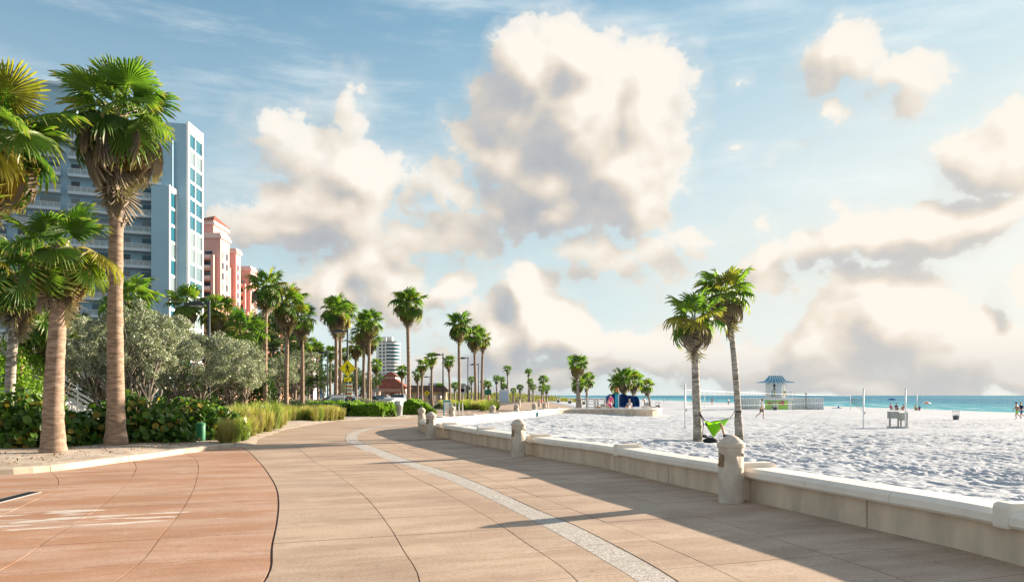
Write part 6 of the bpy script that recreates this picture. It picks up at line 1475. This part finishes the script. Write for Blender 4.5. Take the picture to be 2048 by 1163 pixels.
for (a, zz) in ((-.72,2.85),(1.25,2.9)):
    sp_ = part('sign_panel', MB().box((a,-1.36 if a > 0 else -.93,zz),(.5,.05,.95)), nb_, t)
    part('emblem', MB().box((a,(-1.39 if a > 0 else -.96),zz+.2),(.2,.02,.3)).box((a,(-1.39 if a > 0 else -.96),zz-.25),(.28,.02,.14)), m_signblack, sp_)
e_, r_t = 3.0, 4.75
part('roof', MB().add([(-3.3,-2.3,4.75),(3.3,-2.3,4.75),(3.3,2.5,4.75),(-3.3,2.5,4.75),(-1.75,-.95,5.1),(1.75,-.95,5.1),(1.75,1.2,5.1),(-1.75,1.2,5.1),(-1.15,-.25,6.0),(1.15,-.25,6.0),(1.15,.45,6.0),(-1.15,.45,6.0)],
  [(0,1,5,4),(1,2,6,5),(2,3,7,6),(3,0,4,7),(4,5,9,8),(5,6,10,9),(6,7,11,10),(7,4,8,11),(8,9,10,11),(3,2,1,0)]), m_blu, t)
for i in range(7):
    f = -1+2*i/6; part('roof_rib', MB().bar((f*1.7,-.98,5.12),(f*1.12,-.28,6.02),.09,n=4), m_bluel, t); part('roof_rib', MB().bar((f*3.1,-2.3,4.78),(f*1.72,-.98,5.13),.06,n=4), m_bluel, t)
rm = MB()
for a in (-2.6,-1.8,-1.0,0,1.,1.8,2.6): rm.bar((a,-1.85,2.1),(a,-1.85,3.1),.025,n=4)
rm.bar((-2.6,-1.85,3.1),(2.9,-1.85,3.1),.03,n=4).bar((-2.6,-1.85,2.6),(2.9,-1.85,2.6),.02,n=4); part('railing', rm, m_steel, t); part('aerial', MB().bar((.4,0,6),(.4,0,6.7),.02,n=4), m_steel, t)
# --- rows of folded white cabana frames by the hut
me_fr = MB().box((0,0,1.0),(.50,.10,1.95)).mesh('frame', m_pvc); me_bl = MB().box((.0,-.07,1.05),(.22,.04,1.75)).mesh('folded_canvas', M('pale_blue_canvas', (.48,.57,.66), .12, 3, .8)); me_ft = MB().box((0,0,.06),(.62,.6,.1)).mesh('foot', m_dark)
GF = 'folded white beach cabanas standing in rows beside the lifeguard hut'
for i in range(13):
    px = 1481 + i*3.6; x, y, z = on_sand(px, 140.+.3*(i % 2)); t = thing('folded_cabana', 'folded white cabana frame left of the lifeguard hut, %s from the left end' % ORD[i], 'folded cabana', (x,y,z-.05), 0, GF + ', left row'); ob('frame', me_fr, t); ob('folded_canvas', me_bl, t); ob('foot', me_ft, t)
for i in range(18):
    px = 1581 + i*3.7; x, y, z = on_sand(px, 140.+.3*(i % 2)); t = thing('folded_cabana', 'folded white cabana frame right of the lifeguard hut, %s from the hut' % ORD[i], 'folded cabana', (x,y,z-.05), 0, GF + ', right row'); t.scale = (1.05,1,1.05); ob('frame', me_fr, t); ob('folded_canvas', me_bl, t); ob('foot', me_ft, t)
x, y, z = on_sand(1612,139.); solo('beach_pole', MB().tube([(0,0,-.1),(0,0,2.6)], [.08,.08], 8).ball((0,0,2.7), .16, 8, 6), m_dark, 'dark pole with round top among the folded cabanas right of the hut', 'pole', None, False, (x,y,z))
# --- beach umbrellas
def umbrella(px, Y, h, r, label, ms, tilt=0.):
    p = on_sand(px, Y, -.1); t = thing('beach_umbrella', label, 'umbrella', p, 0, 'beach umbrellas'); n = 8
    part('pole', MB().bar((0,0,0),(0,0,h),.025), m_white, t)
    for i in range(n):
        a0, a1 = 2*math.pi*i/n, 2*math.pi*(i+1)/n; am = (a0+a1)/2
        part('panel', MB().add([(0,0,h+.38*r),(r*.6*math.cos(a0),r*.6*math.sin(a0),h+.26*r),(r*.6*math.cos(a1),r*.6*math.sin(a1),h+.26*r),(r*math.cos(a0),r*math.sin(a0),h),(r*math.cos(a1),r*math.sin(a1),h),(r*.95*math.cos(am),r*.95*math.sin(am),h+.02)], [(0,1,2),(1,3,5),(1,5,2),(2,5,4)]), ms[i % len(ms)], t)
    t.rotation_euler = (0, tilt, 0)
umbrella(1785,137.,1.85,.85,'blue beach umbrella over the sitting group by the water',[m_bluec]); umbrella(1851,139.,1.35,.9,'white and orange striped beach umbrella by the water',[m_white,m_orange,m_white,m_bluec],.12)
solo('beach_towel', MB().box((0,0,.05),(1.6,1.,.08)).ball((.3,0,.2),.2,8,5), m_bluec, 'dark blue heap of towels at the water line right of the cabanas', 'towel', None, False, on_sand(1674,160.))
# --- rental platform: loungers, cabanas, totem
pf = MB().prism([wall_at(s, .1)[:2] for s in np.arange(wall_s_near(3.9,67.0), WS[-1], .6)] + [(12.9,95),(4.5,95)], -.03, .0); struct('platform', pf, m_cap)
def tower_of_loungers(px, Y, n, label):
    x = (px-1024)/F*Y
    for k in range(n):
        t = thing('lounger', label + [', lowest of its stack',', second from the bottom',', in the middle of its stack',', second from the top',', topmost of its stack'][k], 'lounger', (x, Y, k*.27), R_(8), 'white stacked sun loungers on the platform')
        part('frame', MB().box((0,0,.2),(1.1,.06,.06)).box((0,.6,.2),(1.1,.06,.06)).box((-.5,.3,.1),(.06,.6,.2)).box((.5,.3,.1),(.06,.6,.2)), m_pvc, t); part('sling', MB().box((0,.3,.25),(1.0,.55,.02)), m_pvc, t)
tower_of_loungers(1187,76.,5,'white lounger in the left stack'); tower_of_loungers(1201,76.6,5,'white lounger in the right stack')
def cabana(px, Y, w_, h, label):
    x = (px-1024)/F*Y; t = thing('cabana', label, 'cabana', (x,Y,0), R_(10), 'blue beach cabanas on the platform'); n = 8; mb = MB()
    for yy in (0,1.1): mb.v += [(w_/2*math.cos(a), yy - .25*math.sin(a), .35 + (h-.35)*math.sin(a)**.7) for a in np.linspace(0.0,math.pi,n+1)]
    mb.f = [(i,i+1,n+2+i,n+1+i) for i in range(n)] + [tuple(range(2*n+1,n,-1))]; part('canopy', mb, m_bluec, t, smooth=False); part('frame', MB().bar((-w_/2,0,0),(-w_/2,0,.4),.03).bar((w_/2,0,0),(w_/2,0,.4),.03).box((0,.5,.3),(w_,1.0,.08)), m_pvc, t)
    part('cushion', MB().box((0,.5,.4),(w_*.9,.9,.12)), m_bluec, t)
cabana(1227,83.,1.5,1.75,'blue cabana just left of the turquoise pole'); cabana(1247,84.,1.3,1.75,'blue cabana right of the turquoise pole'); cabana(1259,86.,1.3,1.6,'blue cabana under the broad palm'); cabana(1269,88.,1.2,1.55,'blue cabana farthest right on the platform')
x, y, z = AT(1233.5,0,74.); t = thing('totem_pole', 'turquoise pole with carved brown and green head on the platform', 'totem', (x,y,0))
part('pole', MB().box((0,0,.85),(.30,.2,1.75)), m_turq, t); part('stripe', MB().box((.17,-.02,.85),(.06,.2,1.75)), m_white, t)
part('collar', MB().box((-.05,0,1.78),(.55,.3,.12)), m_green, t); part('head', MB().lathe([(.16,1.84),(.2,1.95),(.2,2.2),(.13,2.33)], 10), M('carved_wood', (.24,.13,.08), .3, 6, .8), t); part('wing', MB().add([(-.2,-.03,1.84),(-.2,.03,1.84),(-.36,-.03,1.9),(-.36,.03,1.9),(-.28,-.03,2.35),(-.28,.03,2.35)], [(0,2,4),(1,5,3),(0,1,3,2),(2,3,5,4),(0,4,5,1)]), m_lime, t); part('face', MB().box((0,-.2,2.08),(.22,.06,.2)), m_orange, t)
solo('crate', MB().box((0,0,.28),(.55,.5,.55)).box((0,0,.57),(.6,.55,.06)), M('cardboard', (.45,.30,.19), .1, 5, .9), 'tan box in front of the right lounger stack', 'box', 'tan boxes on the platform', False, AT(1197,0,73.)[:2]+(0,))
solo('crate', MB().box((0,0,.36),(.7,.5,.7)).box((0,0,.73),(.75,.55,.06)), M('tan_box', (.50,.40,.30), .1, 5, .9), 'taller tan box left of the pink dressed person', 'box', 'tan boxes on the platform', False, AT(1209,0,77.)[:2]+(0,))
solo('bag', MB().ball((0,0,.2), .3, 10, 6, (1.2,.8,.75)), m_black, 'dark bag at the foot of the turquoise pole', 'bag', None, True, AT(1239,0,73.)[:2]+(0,))
solo('beach_bag', MB().box((0,0,.3),(.9,.6,.6)).ball((.0,0,.75), .25, 8, 6), m_steel, 'grey bag on the sand below the bare chested man', 'bag', None, False, on_sand(1295,112.))
# --- bits on the wall far side
solo('wall_plaque', MB().box((0,0,0),(.28,.05,.45)), m_turq, 'small blue plaque on the sand face of the far seat wall', 'plaque', None, False, tuple(wall_at(wall_s_near(1.6,59.5), .43, .12)))
bpy.data.scenes.remove(_tmp)
